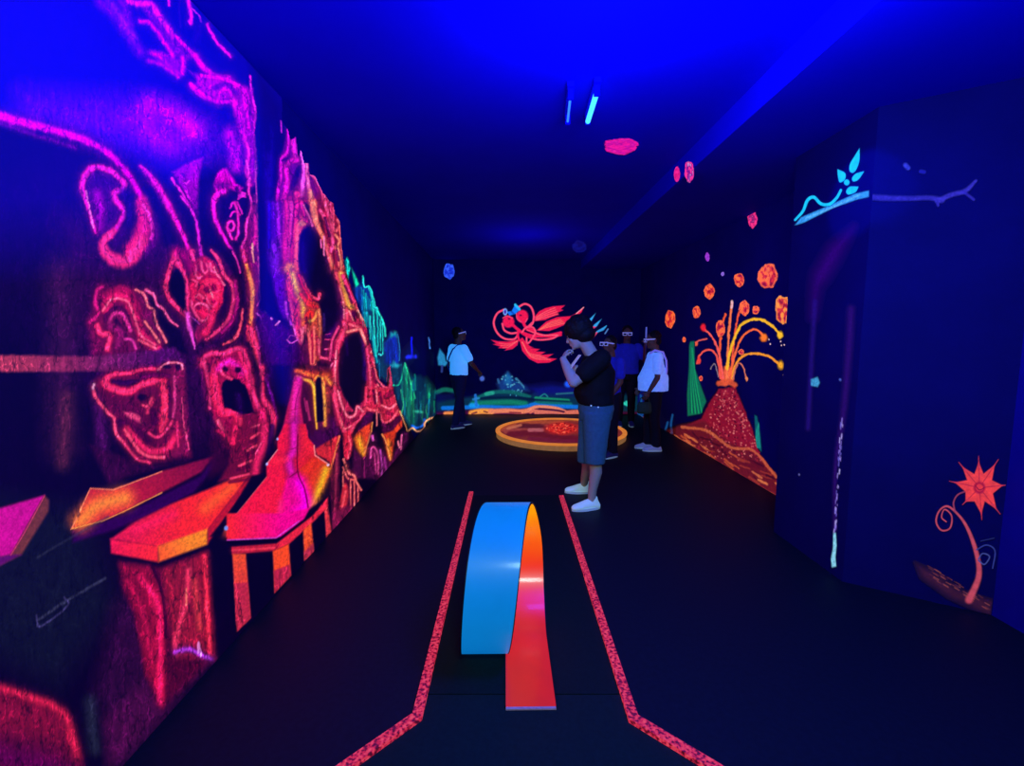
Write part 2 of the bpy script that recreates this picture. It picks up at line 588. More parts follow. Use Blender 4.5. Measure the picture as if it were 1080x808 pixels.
S([(800, 0), (810, 120), (840, 280), (825, 400), (845, 600), (850, 700), (835, 780)], 2.4, (240, 20, 180), .95, .5)
S([(740, 100), (780, 260), (790, 380)], 3.5, (255, 0, 180), .8)
S([(820, 90), (800, 250), (820, 420)], 3, (90, 0, 110), .6)
P([(850, 300), (1000, 330), (1040, 815), (850, 815)], (3, 0, 30), .75, 10)
S([(900, 500), (910, 815)], 4, (8, 0, 60), .7, 1)
S([(960, 380), (960, 815)], 5, (14, 0, 120), .5, 1)
S([(1030, 350), (1032, 420)], 1.5, (200, 30, 220), .8)

# --- the big curved rib and the ear shaped carving on the far left
c.tile(0, 0, 1054)
S([(-20, 116), (20, 128), (60, 138), (95, 150), (118, 165), (137, 187), (147, 205), (151, 218)], [9, 9, 8, 7, 6.5, 6, 6, 6], (235, 0, 200), .95, .7)
S([(-20, 123), (30, 140), (80, 156)], 5, (110, 0, 130), .5, 1)
c.tile(60, 155, 150)
P([(260, 180), (400, 190), (480, 270), (430, 340), (480, 470), (400, 620), (320, 660), (250, 480), (220, 300)], (56, 0, 96), .8, 4)
S([(300, 350), (325, 470), (300, 600)], 11, (150, 0, 160), .65, 1)
S([(640, 420), (655, 540), (620, 680), (560, 760)], 17, (250, 20, 100), .95, .7)
S([(640, 430), (690, 520), (708, 600), (700, 680)], 4, (255, 40, 150), .9)
S([(735, 520), (740, 620), (700, 720), (620, 800)], 10, (90, 0, 100), .6, 1)
S([(290, 640), (250, 520), (210, 380), (188, 290), (220, 195), (290, 150), (400, 180), (480, 250), (500, 300), (430, 340), (440, 400), (500, 470), (470, 560), (410, 640)],
  [2.5, 3.5, 5, 6.5, 6.5, 6.5, 6, 5.5, 6, 6, 6, 5, 5, 7], (250, 20, 170), .97, .6)
S([(270, 600), (245, 470), (215, 330)], 2, (255, 110, 190), .7)
S([(420, 630), (345, 700), (360, 780), (420, 830), (500, 850), (570, 800), (620, 700)], [7, 9, 11, 14, 14, 15, 15], (255, 35, 105), .97, .6)
S([(430, 720), (470, 660), (500, 600)], 10, (40, 0, 60), .8, .8)
S([(620, 140), (700, 230), (780, 350), (850, 480), (920, 620), (990, 790)], [3, 6, 7, 7, 4.5, 4], (250, 15, 170), .95, .6)
S([(640, 180), (700, 270), (790, 420)], 4, (120, 0, 130), .6, 1)
S([(690, 330), (770, 520), (830, 700)], 12, (8, 0, 40), .8, .8)
S([(500, 330), (540, 420), (530, 560)], 10, (20, 0, 70), .8, .9)

# --- petals and the masked figure with its spine
c.tile(160, 170, 150)
P([(150, 80), (250, 20), (380, -30), (350, 150), (345, 400), (290, 300)], (175, 0, 190), .85, 3)
P([(290, 300), (345, 380), (350, 560), (320, 420)], (80, 0, 100), .7, 4)
S([(150, 130), (220, 230), (280, 330), (330, 450), (350, 580), (370, 700)], [3, 2.5, 2.5, 2.5, 3, 4], (240, 25, 200), .95, .5)
S([(215, 260), (240, 290), (280, 340)], 2.5, (240, 25, 200), .9)
S([(250, 220), (290, 290)], 2, (250, 20, 210), .8)
S([(225, 95), (240, 110)], 2.5, (70, 0, 110), .9)
S([(230, 140), (255, 168), (280, 145)], 1.7, (255, 30, 210), .9)
S([(410, 100), (400, 400), (430, 640)], 14, (6, 0, 30), .8, .8)
P([(470, 130), (500, 70), (550, 50), (590, 110), (630, 170), (680, 200), (660, 230), (620, 225), (560, 200), (480, 240), (460, 180)], (235, 0, 190), .95, 3)
S([(480, 185), (560, 180)], 4, (110, 0, 130), .7, .8)
Dt((630, 210), 2.6, 3.2, (60, 0, 70), .95)
S([(540, 220), (480, 255), (458, 320), (470, 420), (510, 520), (570, 620), (620, 700), (650, 815)], [6, 6, 5, 4.5, 4, 3, 2.6, 2.2], (250, 15, 180), .97, .55)
P([(530, 280), (620, 250), (700, 240), (700, 460), (640, 600), (590, 580), (540, 440)], (16, 0, 50), .8, 4)
for q in range(4):
    S([(640, 285 - q * 14), (668, 262 - q * 10), (695, 268 - q * 10)], 1.7, (250, 30, 190), .95)
S([(585, 350), (600, 312), (630, 305), (645, 330)], 2.4, (240, 20, 180), .95)
S([(585, 410), (605, 380), (635, 378), (650, 400)], 2.4, (240, 20, 170), .95)
S([(620, 310), (640, 400), (640, 520), (625, 580)], 2.6, (240, 25, 160), .95)
S([(640, 320), (660, 360), (668, 390)], 1.8, (240, 25, 170), .9)
S([(560, 490), (575, 450), (600, 448), (612, 485), (590, 515), (562, 495)], 2.8, (255, 30, 160), .97)
S([(560, 500), (580, 550), (600, 580)], 2.6, (255, 30, 160), .95)
Dt((587, 485), 1.8, 2.4, (60, 0, 60), .9)
P([(760, 240), (785, 260), (792, 815), (715, 815), (680, 650), (710, 480), (740, 330)], (125, 8, 90), .9, 3)
S([(700, 0), (722, 100), (718, 220), (742, 330), (700, 470), (700, 560), (670, 640), (690, 740), (725, 815)], 2.6, (250, 40, 160), .95, .5)
S([(770, 0), (770, 120), (780, 260), (782, 500), (798, 815)], 1.9, (225, 50, 170), .9)
S([(760, 330), (770, 560), (740, 640)], 4, (190, 20, 120), .7)
S([(745, 610), (757, 710)], 2.2, (255, 150, 120), .9)
P([(795, 240), (840, 300), (868, 815), (805, 815)], (2, 0, 14), .95, 4)

# --- eye hole and medallion
c.tile(160, 265, 150)
P([(300, 80), (380, 40), (450, 70), (500, 150), (540, 250), (530, 380), (480, 470), (430, 540), (350, 520), (300, 400), (278, 250)], (215, 18, 62), .97, 4, sm=True)
P([(480, 0), (600, 150), (650, 300), (640, 520), (540, 660), (420, 650), (580, 480), (600, 300), (540, 180)], (62, 0, 66), .8, 4)
S([(590, 0), (640, 90), (690, 300), (700, 420)], 7, (20, 0, 36), .8, .8)
P([(540, 200), (575, 260), (570, 400), (500, 520), (480, 480), (530, 380)], (26, 0, 44), .95, 3)
S([(330, 110), (328, 180), (350, 200), (372, 185)], 3, (255, 60, 110), .9)
S([(365, 80), (370, 130), (395, 160), (420, 130), (405, 95)], 3, (255, 60, 115), .9)
S([(430, 90), (440, 140), (465, 155)], 3, (255, 60, 115), .9)
S([(345, 115), (352, 160)], 2, (120, 0, 50), .8)
S([(390, 100), (398, 130)], 2, (120, 0, 50), .8)
S([(300, 210), (340, 230), (330, 260)], 3, (255, 50, 100), .9)
S([(320, 340), (350, 320), (380, 345)], 3, (255, 55, 100), .9)
for q in range(11):
    t = q / 10
    Dt((460 + 78 * t, 118 + 130 * t + 18 * math.sin(t * 3)), 1.3, 1.5, (255, 100, 150), .95)
P([(385, 215), (440, 195), (500, 225), (505, 320), (470, 410), (420, 370), (380, 290)], (240, 34, 84), .95, 4, sm=True)
S([(372, 205), (430, 185), (500, 210), (522, 270)], 2.2, (140, 0, 50), .7)
Dt((405, 285), 3.2, 3.6, (110, 0, 46), .95)
Dt((463, 268), 2.8, 4, (110, 0, 46), .95)
S([(432, 285), (448, 330), (455, 345)], 1.8, (255, 100, 130), .9)
Dt((460, 372), 2.6, 1.8, (140, 0, 50), .95)
S([(400, 330), (430, 400), (460, 415)], 2, (255, 70, 120), .7)
S([(310, 430), (340, 390), (400, 398), (428, 460), (400, 515), (350, 510)], 3, (255, 70, 125), .95)
Dt((345, 420), 2.4, 2.4, (120, 0, 46), .9)
S([(290, 370), (310, 440), (350, 500)], 3, (255, 60, 110), .8)
S([(283, 480), (320, 510), (355, 540)], 2, (180, 60, 190), .85)
P([(330, 540), (445, 520), (410, 620), (335, 690), (295, 600)], (130, 10, 70), .9, 4)
P([(285, 490), (345, 530), (320, 600), (290, 560)], (20, 0, 40), .9, 3)
S([(445, 460), (440, 520), (395, 610)], 8, (225, 25, 75), .85)
S([(440, -10), (470, 30), (500, 70), (540, 180), (600, 250), (605, 370), (570, 500), (490, 590), (400, 655)], [3, 3.5, 4, 4, 4.5, 4, 4, 4, 3], (250, 45, 100), .97, .5)
S([(620, 220), (632, 380), (590, 520), (520, 600)], 4, (150, 10, 90), .8)
S([(600, 0), (635, 80), (655, 160)], 2, (225, 40, 150), .9)
S([(678, 430), (660, 540), (620, 640), (530, 690)], [2.5, 2.5, 3.5, 2.5], (240, 60, 85), .95, .5)
S([(165, 40), (150, 90), (125, 160), (105, 260), (130, 350), (180, 410), (245, 470)], 4.5, (255, 40, 95), .97, .5)
S([(178, 20), (205, 110), (245, 190), (262, 290), (258, 420), (262, 480)], [9, 7, 4.5, 5, 6, 6], (245, 36, 95), .95, .6)
P([(180, 120), (215, 150), (245, 215), (252, 320), (245, 440), (190, 380), (140, 300), (135, 210)], (5, 0, 26), 1, 3, sm=True)
S([(195, 0), (270, 60), (290, 120)], 12, (130, 0, 70), .7, .8)
S([(265, 460), (280, 560), (305, 660), (318, 720)], [5, 5, 3, 2], (220, 60, 180), .9, .6)
S([(300, 0), (310, 60)], 5, (240, 40, 110), .8)

# --- trunk of the rock post
P([(670, 0), (800, 0), (802, 440), (765, 520), (815, 815), (690, 815), (715, 500), (700, 160)], (112, 8, 70), .9, 4)
S([(675, 0), (700, 100), (730, 200)], 3.5, (240, 40, 115), .9)
S([(700, 100), (730, 200), (748, 300), (742, 420), (735, 600), (772, 760), (790, 830)], [3, 4.5, 5, 4, 4, 5.5, 5], (255, 115, 45), .95, .6)
S([(715, 560), (735, 680), (760, 790)], 5, (255, 50, 80), .8, .7)
S([(790, 40), (800, 300), (805, 350), (780, 405)], 1.8, (200, 50, 140), .9)
S([(745, 0), (757, 80)], 2, (250, 130, 110), .9)
S([(690, 380), (690, 700)], 3, (40, 0, 40), .8)
P([(805, 0), (862, 0), (905, 320), (960, 500), (850, 440), (790, 430)], (2, 0, 14), .95, 4)
P([(790, 520), (850, 440), (950, 520), (1054, 600), (1054, 860), (830, 860)], (44, 0, 66), .85, 6)
S([(780, 460), (810, 490), (820, 540), (842, 568)], 2, (190, 70, 180), .9)
S([(775, 560), (800, 660), (815, 760)], 2, (150, 40, 150), .8)
S([(840, 440), (850, 455)], 2.2, (170, 80, 200), .9)
S([(940, 520), (932, 550)], 2, (180, 80, 190), .9)

# --- left carving, upper
c.tile(70, 265, 150)
P([(160, 540), (230, 260), (290, 260), (480, 270), (580, 400), (690, 720), (330, 780), (190, 780)], (112, 8, 62), .9, 8)
P([(490, 290), (580, 300), (660, 470), (660, 540), (750, 680), (680, 700), (560, 520)], (104, 8, 66), .9, 4)
P([(590, 300), (660, 340), (830, 560), (900, 760), (760, 720), (660, 540), (640, 440)], (6, 0, 22), .9, 4)
S([(262, 262), (225, 300), (215, 380), (238, 470), (180, 522)], 4.5, (180, 18, 100), .9)
S([(300, 330), (410, 285), (475, 330), (520, 430)], 10, (165, 10, 72), .8)
S([(290, 430), (325, 360), (400, 335), (460, 375), (500, 470), (540, 590), (600, 660), (670, 715)], 10, (205, 18, 80), .95, .6)
S([(270, 440), (330, 360), (400, 355), (460, 380), (500, 480), (530, 580), (570, 640), (660, 695)], 2.8, (255, 70, 110), .9)
S([(290, 520), (300, 470), (370, 420), (430, 450), (470, 540)], 4, (60, 0, 50), .9)
S([(315, 530), (345, 470), (400, 455), (440, 505), (475, 590)], 4.5, (185, 34, 112), .95)
S([(370, 520), (400, 560), (440, 640)], 5, (30, 0, 40), .85)
S([(330, 560), (400, 600), (380, 700)], 9, (130, 14, 84), .8)
S([(440, 650), (490, 660), (515, 720)], 3.5, (190, 40, 130), .9)
S([(230, 550), (255, 610), (318, 625), (302, 725)], 6, (240, 40, 92), .95, .6)
S([(540, 660), (600, 690), (665, 720)], 3, (255, 70, 100), .9)
S([(515, 288), (570, 312), (605, 405), (650, 440), (662, 520), (745, 675)], 2.8, (235, 90, 105), .95, .5)
S([(595, 288), (650, 330), (670, 390), (720, 430), (770, 510), (825, 555)], [4, 3.5, 3, 3, 3, 2], (225, 70, 125), .95, .5)
S([(580, 520), (640, 600), (690, 675)], 3, (215, 90, 95), .9)

# --- beam, lower carving
c.tile(0, 0, 1054)
P([(-40, 374), (95, 376), (150, 371), (185, 366), (194, 380), (194, 392), (95, 392), (-40, 392)], (176, 52, 78), .95, 3, col2=(72, 8, 84), axis=[(20, 380), (170, 380)])
P([(98, 402), (110, 396), (180, 384), (195, 388), (197, 430), (202, 482), (150, 490), (125, 464), (116, 440)], (92, 6, 48), .95, 6)
P([(95, 470), (125, 480), (150, 492), (200, 486), (150, 498), (115, 510)], (50, 4, 40), .8, 6)
c.tile(70, 360, 150)
P([(780, 200), (870, 180), (885, 430), (915, 830), (760, 860)], (130, 14, 66), .8, 5)
S([(200, 340), (215, 410), (290, 510), (350, 570), (368, 680), (430, 760), (520, 870)], 3.6, (235, 60, 96), .95, .55)
S([(205, 320), (200, 350)], 3, (220, 140, 180), .8)
S([(350, 300), (430, 312), (540, 300)], 6, (22, 0, 50), .95)
S([(560, 265), (700, 250), (760, 260)], 5, (70, 0, 60), .8)
S([(700, 205), (560, 210), (450, 240), (350, 245), (282, 300), (330, 345), (450, 375), (540, 332), (640, 300), (735, 312)], [3, 3.5, 4, 5, 8, 8, 8, 7, 7, 8], (250, 38, 86), .97, .6)
S([(715, 310), (730, 420), (728, 560), (705, 660)], [7, 9, 9, 6], (242, 38, 76), .97, .6)
S([(755, 300), (770, 450), (760, 560)], 3, (60, 0, 40), .8)
Dt((560, 415), 5, 3.4, (14, 0, 20), .95)
S([(635, 420), (620, 470), (600, 530)], 5, (190, 36, 76), .9)
S([(560, 470), (600, 480), (630, 420)], 3, (210, 50, 86), .85)
S([(640, 520), (650, 600)], 8, (50, 0, 36), .8)
P([(420, 520), (500, 535), (545, 555), (555, 610), (500, 575), (450, 555)], (215, 60, 104), .92, 3)
S([(400, 600), (480, 640), (560, 700), (600, 740)], 8, (44, 0, 40), .8)
S([(610, 680), (680, 712), (750, 650), (785, 590)], 3.4, (210, 40, 88), .95)
S([(450, 650), (520, 740), (620, 815), (740, 800), (820, 700)], 8, (215, 28, 76), .95, .7)
S([(440, 660), (520, 790), (600, 850), (720, 860)], 4, (235, 60, 90), .9)
S([(430, 760), (520, 870), (620, 900)], 3, (200, 40, 80), .8)
S([(858, 420), (868, 600), (910, 800)], 2, (190, 50, 96), .9)
S([(800, 260), (805, 420), (790, 560)], 3.5, (190, 46, 110), .7)
S([(820, 600), (830, 780)], 3, (190, 30, 80), .7)
S([(680, 210), (740, 165), (800, 160), (850, 168), (862, 205)], 2.5, (240, 90, 125), .95)
Dt((745, 190), 4, 2, (20, 0, 30), .9)
Dt((830, 195), 3, 3, (20, 0, 30), .9)

# --- stone slabs on the left
c.tile(0, 400, 300)
P([(265, 560), (380, 530), (480, 490), (740, 360), (800, 280), (800, 320), (720, 420), (560, 500), (420, 560), (270, 606)], (44, 0, 72), .97, 4)
P([(600, 500), (740, 420), (840, 330), (860, 380), (640, 480), (420, 590)], (2, 0, 12), .97, 6)
P([(265, 555), (335, 405), (420, 410), (600, 340), (795, 285), (745, 345), (600, 420), (460, 490), (380, 525)], (200, 26, 40), .98, 3, col2=(120, 8, 52), axis=[(420, 440), (780, 300)])
S([(300, 525), (360, 470), (460, 440)], 22, (255, 105, 25), .9, 1)
S([(265, 555), (335, 405), (420, 410), (600, 342)], 1.4, (255, 130, 90), .8, sm=False)
S([(265, 555), (380, 525), (460, 490), (600, 420)], 1.2, (255, 160, 60), .8, sm=False)
P([(-60, 495), (165, 430), (40, 655), (-60, 670)], (205, 14, 150), .97, 3)
P([(165, 430), (182, 448), (180, 490), (80, 650), (-60, 720), (-60, 670), (40, 650)], (112, 48, 44), .97, 3)
P([(-60, 670), (40, 650), (80, 650), (-60, 720)], (90, 10, 110), .9, 3)
S([(165, 432), (90, 570), (40, 652)], 1.5, (180, 50, 90), .8)
# second slab
P([(410, 592), (500, 530), (640, 460), (840, 380), (925, 355), (770, 560), (585, 620)], (250, 36, 30), .98, 3, col2=(226, 24, 70), axis=[(700, 540), (440, 560)])
S([(760, 480), (860, 400)], 16, (255, 70, 15), .8, 1)
S([(500, 560), (640, 500)], 14, (215, 22, 72), .6, 1)
P([(408, 592), (585, 618), (586, 678), (412, 645)], (245, 24, 72), .98, 3, col2=(255, 40, 40), axis=[(420, 600), (585, 640)])
P([(585, 618), (770, 553), (770, 612), (588, 678)], (255, 132, 10), .98, 3, col2=(255, 90, 20), axis=[(700, 590), (590, 640)])
P([(928, 355), (940, 372), (860, 480), (770, 612), (770, 553)], (186, 18, 36), .97, 3)
P([(940, 372), (1000, 330), (985, 370), (860, 560), (840, 860), (772, 860), (772, 612), (860, 480)], BLK, .97, 4)
S([(140, 660), (240, 600), (400, 510)], 3, (44, 44, 64), .4)

# columns below the second slab
c.tile(0, 578, 300)
P([(440, 45), (590, 70), (770, 12), (795, 410), (610, 590), (600, 600), (540, 480), (500, 250), (450, 150)], (74, 4, 34), .95, 6)
P([(442, 60), (560, 70), (605, 180), (612, 350), (604, 590), (545, 480), (505, 250)], (150, 12, 48), .9, 8)
S([(520, 110), (585, 210), (592, 400), (592, 570)], 9, (215, 20, 76), .9, .9)
S([(470, 120), (530, 240), (560, 420)], 7, (170, 14, 60), .7, 1)
S([(560, 60), (605, 180), (615, 330)], 3, (40, 0, 24), .9)
P([(600, 80), (770, 14), (795, 410), (650, 405), (620, 220)], (150, 20, 44), .9, 8)
S([(700, 80), (685, 220), (650, 340), (660, 390)], 7, (195, 40, 72), .8, .9)
S([(690, 150), (690, 210)], 2, (230, 120, 90), .6)
S([(758, 30), (766, 200), (778, 400)], 5, (236, 36, 60), .9, .8)
S([(720, 120), (740, 300)], 7, (190, 50, 50), .6, 1)
S([(650, 385), (700, 375), (745, 395), (782, 412)], 5, (150, 46, 196), .8, .8)
S([(735, 390), (735, 350), (745, 400)], 2, (210, 130, 220), .7)
P([(380, 640), (540, 490), (604, 600), (790, 410), (620, 610), (440, 790), (400, 830)], (76, 10, 62), .75, 14)
# rock at the bottom left
P([(-60, 480), (60, 535), (130, 548), (200, 580), (252, 620), (280, 720), (330, 860), (-60, 860)], (128, 12, 44), .95, 6)
S([(10, 520), (130, 560), (205, 590), (250, 640), (285, 770)], 10, (178, 24, 54), .8, 1)
S([(-60, 760), (150, 800), (230, 850)], 40, (54, 0, 50), .8, 1)
S([(140, 268), (240, 200), (390, 112)], 3.4, (52, 52, 78), .6)
S([(135, 250), (150, 290), (250, 215), (240, 185)], 2.4, (70, 60, 120), .5)

# --- screaming face with the stairs
c.tile(180, 350, 150)
P([(660, 0), (960, 0), (930, 300), (860, 600), (780, 760), (760, 640), (700, 480), (680, 260)], (26, 0, 56), .95, 5)
S([(805, 100), (815, 400), (800, 700)], 13, (3, 0, 10), .95, .7)
S([(900, 200), (880, 420)], 9, (8, 0, 40), .8, .8)
S([(715, 390), (750, 470)], 2.4, (190, 60, 180), .9)
S([(690, 300), (760, 520), (785, 640)], 4, (70, 0, 110), .8)
S([(600, -10), (640, 130), (672, 260), (672, 400), (682, 490), (740, 580), (765, 660), (760, 815)], [7, 7, 6, 6, 6, 7, 6, 6], (245, 40, 90), .95, .6)
S([(570, 100), (640, 330), (640, 480)], 8, (10, 0, 20), .9, .7)
P([(205, 200), (300, 150), (400, 150), (520, 120), (570, 220), (600, 380), (655, 560), (600, 610), (520, 640), (500, 815), (390, 815), (300, 590), (270, 400)], (180, 12, 70), .97, 4)
S([(215, 230), (250, 420), (290, 590)], 5, (70, 4, 60), .8)
S([(230, 240), (252, 190), (310, 160), (390, 165), (450, 140), (520, 130), (560, 200), (590, 330), (610, 450), (655, 570)], 5.5, (255, 42, 104), .97, .6)
S([(250, 230), (272, 330), (290, 440), (290, 570)], 4, (255, 50, 110), .9)
S([(290, 300), (320, 220), (340, 200)], 3.5, (240, 40, 110), .8)
S([(310, 200), (285, 290)], 2.5, (100, 0, 60), .8)
S([(340, 190), (320, 260), (310, 400)], 2.5, (110, 0, 60), .7)
S([(345, 260), (325, 380), (352, 520), (400, 600), (460, 590), (505, 650), (490, 815)], 10, (250, 30, 78), .97, .6)
S([(365, 275), (430, 220), (490, 250), (545, 310)], 9, (255, 22, 150), .9, .8)
S([(510, 160), (550, 260), (590, 420)], 5, (240, 30, 90), .8)
Dt((405, 278), 3.2, 3.4, (20, 0, 16), .97)
Dt((500, 282), 3.4, 3.2, (20, 0, 16), .97)
S([(370, 290), (400, 325), (450, 350)], 3, (255, 50, 100), .8)
P([(385, 375), (410, 358), (450, 362), (470, 345), (505, 355), (525, 380), (560, 402), (590, 500), (620, 600), (540, 615), (480, 590), (440, 570), (400, 565), (378, 460)], (4, 0, 16), 1, 2)
S([(500, 470), (520, 600)], 7, (30, 0, 60), .7, 1)
P([(540, 620), (690, 600), (700, 815), (520, 815), (510, 700)], (112, 8, 44), .95, 3)
S([(682, 600), (690, 700), (690, 815)], 10, (225, 25, 88), .95, .6)
S([(595, 715), (655, 690)], 2.6, (240, 70, 105), .95)
S([(590, 785), (655, 755)], 2.6, (240, 70, 105), .95)
S([(350, 660), (400, 760), (420, 815)], 4, (240, 70, 110), .85)
S([(410, 670), (470, 720)], 3, (110, 0, 40), .9)
Dt((440, 640), 1.6, 1.6, (110, 0, 40), .9)
S([(520, 650), (500, 815)], 4, (255, 40, 80), .8)

# --- stairs below and the dark beside the tower
c.tile(230, 450, 150)
P([(-60, 100), (80, 60), (130, 220), (60, 320), (-60, 380)], (50, 2, 30), .8, 8)
P([(120, 0), (330, 0), (300, 350), (240, 362), (0, 408), (80, 280)], (108, 8, 40), .95, 4)
S([(0, 30), (60, 70), (100, 120)], 5, (190, 20, 70), .7)
S([(130, 0), (110, 120)], 6, (215, 24, 70), .8)
for a, b in (((245, 85), (300, 50)), ((215, 178), (285, 140)), ((155, 290), (250, 252)), ((95, 385), (230, 352))):
    S([a, b], 3, (225, 50, 84), .95)
    S([(a[0] - 10, a[1] + 30), (b[0] + 4, b[1] + 36)], 3, (70, 0, 30), .7)
S([(345, 0), (330, 150), (290, 260), (275, 345)], 9, (190, 26, 74), .9, .7)
S([(320, 120), (280, 200)], 2, (240, 60, 110), .8)
S([(400, 0), (390, 120), (380, 200)], 6, (30, 0, 60), .8)
P([(345, 330), (420, 160), (440, 90), (520, -20), (440, -20), (390, 120)], (3, 0, 14), .9, 5)

# --- stalagmite face
c.tile(260, 130, 120)
P([(320, 320), (385, 60), (400, 120), (460, 125), (480, 330), (430, 560), (410, 830), (275, 830), (300, 470)], (110, 0, 150), .9, 3)
P([(450, 640), (520, 400), (560, 360), (640, 830), (440, 830)], (120, 6, 110), .9, 4)
S([(385, 62), (392, 160), (375, 270), (322, 335), (318, 480), (290, 640), (285, 830)], 3, (240, 12, 190), .95, .5)
S([(432, 130), (440, 230), (462, 330)], 5, (245, 22, 180), .95, .6)
S([(465, 345), (400, 352), (368, 430), (378, 560), (350, 680), (335, 830)], 5, (240, 14, 170), .95, .6)
S([(330, 345), (380, 320)], 2, (30, 0, 60), .8)
S([(450, 500), (430, 600)], 6, (30, 0, 60), .8)
S([(405, 700), (395, 830)], 5, (250, 20, 130), .8)
S([(500, 250), (522, 340), (535, 450), (522, 560), (510, 670), (465, 650)], [4, 4, 4.5, 4.5, 5, 5], (245, 70, 200), .97, .5)
S([(468, 650), (455, 830)], 5, (255, 32, 120), .95)
S([(500, 720), (490, 830)], 5, (240, 40, 110), .9)
S([(555, 370), (562, 480), (580, 600), (605, 720), (615, 830)], [3, 3, 4, 8, 10], (250, 85, 140), .97, .5)
S([(595, 640), (612, 760), (620, 830)], 6, (255, 120, 90), .9, .8)
P([(590, 470), (640, 510), (700, 640), (740, 830), (660, 830), (605, 600)], (150, 10, 110), .95, 3)
S([(590, 470), (640, 510), (690, 600), (722, 740), (738, 830)], 3.6, (250, 66, 130), .97, .5)
S([(600, 520), (650, 700), (670, 830)], 2.5, (90, 0, 70), .8)
for a, b in (((725, 655), (738, 830)), ((760, 690), (768, 830)), ((785, 722), (795, 830)), ((810, 780), (815, 850))):
    S([a, b], 3, (250, 70, 130), .95, .5)
    S([(a[0] - 14, a[1] + 70), (b[0] - 14, b[1])], 2, (130, 6, 80), .9)
S([(320, -20), (322, 70)], 1.5, (190, 30, 200), .8)
P([(70, 120), (160, 400), (150, 830), (90, 830), (100, 520)], (2, 0, 16), .8, 6)
S([(205, 300), (200, 830)], 9, (30, 0, 140), .5, 1)

c.tile(270, 215, 120)
P([(20, 0), (100, 0), (110, 500), (150, 830), (40, 830)], (2, 0, 14), .95, 4)
P([(100, -20), (255, -20), (272, 500), (282, 830), (150, 830), (110, 500)], (70, 0, 170), .85, 5)
P([(250, -20), (480, -20), (480, 200), (390, 300), (375, 500), (480, 830), (280, 830), (268, 500)], (130, 8, 90), .95, 4)
S([(200, 0), (215, 250), (245, 500)], 4, (150, 20, 200), .8)
S([(160, 380), (190, 600), (225, 830)], 9, (110, 20, 190), .7, .9)
S([(125, 0), (120, 400)], 4, (20, 0, 160), .6)
S([(262, 0), (258, 200), (255, 420)], 3, (160, 10, 170), .7)
S([(290, -10), (300, 200), (272, 400), (285, 600), (310, 830)], 6, (250, 22, 130), .95, .6)
S([(330, -10), (330, 200), (312, 450), (305, 610)], 4.5, (240, 40, 160), .95, .5)
S([(380, -10), (362, 200), (342, 400), (340, 600)], 4.5, (240, 20, 110), .95, .6)
S([(350, 100), (335, 330)], 2, (90, 0, 60), .8)
S([(440, 150), (400, 200), (382, 300), (376, 450), (372, 560), (392, 660), (475, 830)], [10, 9, 6, 5, 5, 5, 6], (255, 60, 82), .97, .55)
Dt((430, 182), 4, 3, (255, 140, 80), .9)
S([(420, -10), (455, 80), (465, 150)], 5, (230, 22, 120), .9)
S([(283, 605), (310, 700), (325, 830)], 5, (255, 150, 30), .95, .6)
S([(318, 590), (360, 700), (405, 830)], 10, (255, 112, 20), .97, .6)
S([(345, 620), (420, 760)], 3, (200, 20, 30), .7)
P([(440, 235), (520, 205), (580, 270), (640, 400), (690, 560), (740, 700), (752, 830), (480, 830), (410, 650), (395, 450), (402, 300)], (4, 0, 24), 1, 3)
P([(440, 20), (520, 10), (600, 240), (640, 390), (560, 260), (500, 200)], (80, 6, 66), .9, 4)
S([(435, 380), (440, 560), (470, 740)], 7, (16, 0, 80), .7, 1)
S([(650, 480), (700, 640), (730, 830)], 7, (26, 0, 70), .6, 1)
S([(440, 10), (500, 130), (522, 205)], 2.4, (230, 80, 160), .95)
S([(470, 20), (520, 90)], 4, (10, 0, 20), .9)
S([(530, -10), (545, 120), (590, 250), (640, 340), (690, 480), (720, 600), (770, 720), (805, 830)], [8, 7, 5, 5, 6.5, 7, 7, 7], (255, 105, 84), .97, .5)
P([(600, 40), (720, 20), (780, 160), (800, 480), (815, 640), (730, 600), (690, 470), (640, 330)], (150, 14, 56), .9, 3)
S([(600, 60), (650, 160), (690, 260), (712, 370), (690, 440)], 4, (245, 60, 120), .97, .5)
S([(640, -10), (680, 120), (712, 260)], 3.5, (245, 66, 120), .95)
S([(640, 130), (680, 300)], 3, (50, 0, 50), .8)
S([(600, 330), (606, 405)], 1.7, (255, 80, 150), .9)
S([(628, 300), (632, 480)], 1.9, (255, 100, 160), .9)
S([(650, 400), (680, 540)], 2, (255, 70, 100), .9)
S([(722, 40), (714, 150), (725, 250)], 3, (255, 70, 110), .95)
S([(690, 0), (700, 130)], 2.5, (240, 50, 110), .9)
S([(760, 150), (776, 200), (740, 255)], 3.5, (255, 84, 100), .95)
S([(775, 200), (787, 330), (800, 480), (812, 640), (850, 830)], 2.8, (255, 80, 84), .95)
S([(735, 290), (770, 345), (760, 400), (792, 560), (790, 620)], 2.8, (255, 110, 90), .95)
S([(730, 390), (758, 500), (770, 590)], 2.2, (255, 90, 90), .9)
S([(720, 600), (790, 645), (830, 740)], 3, (255, 70, 54), .95)
S([(745, 430), (765, 520)], 3, (70, 0, 50), .8)

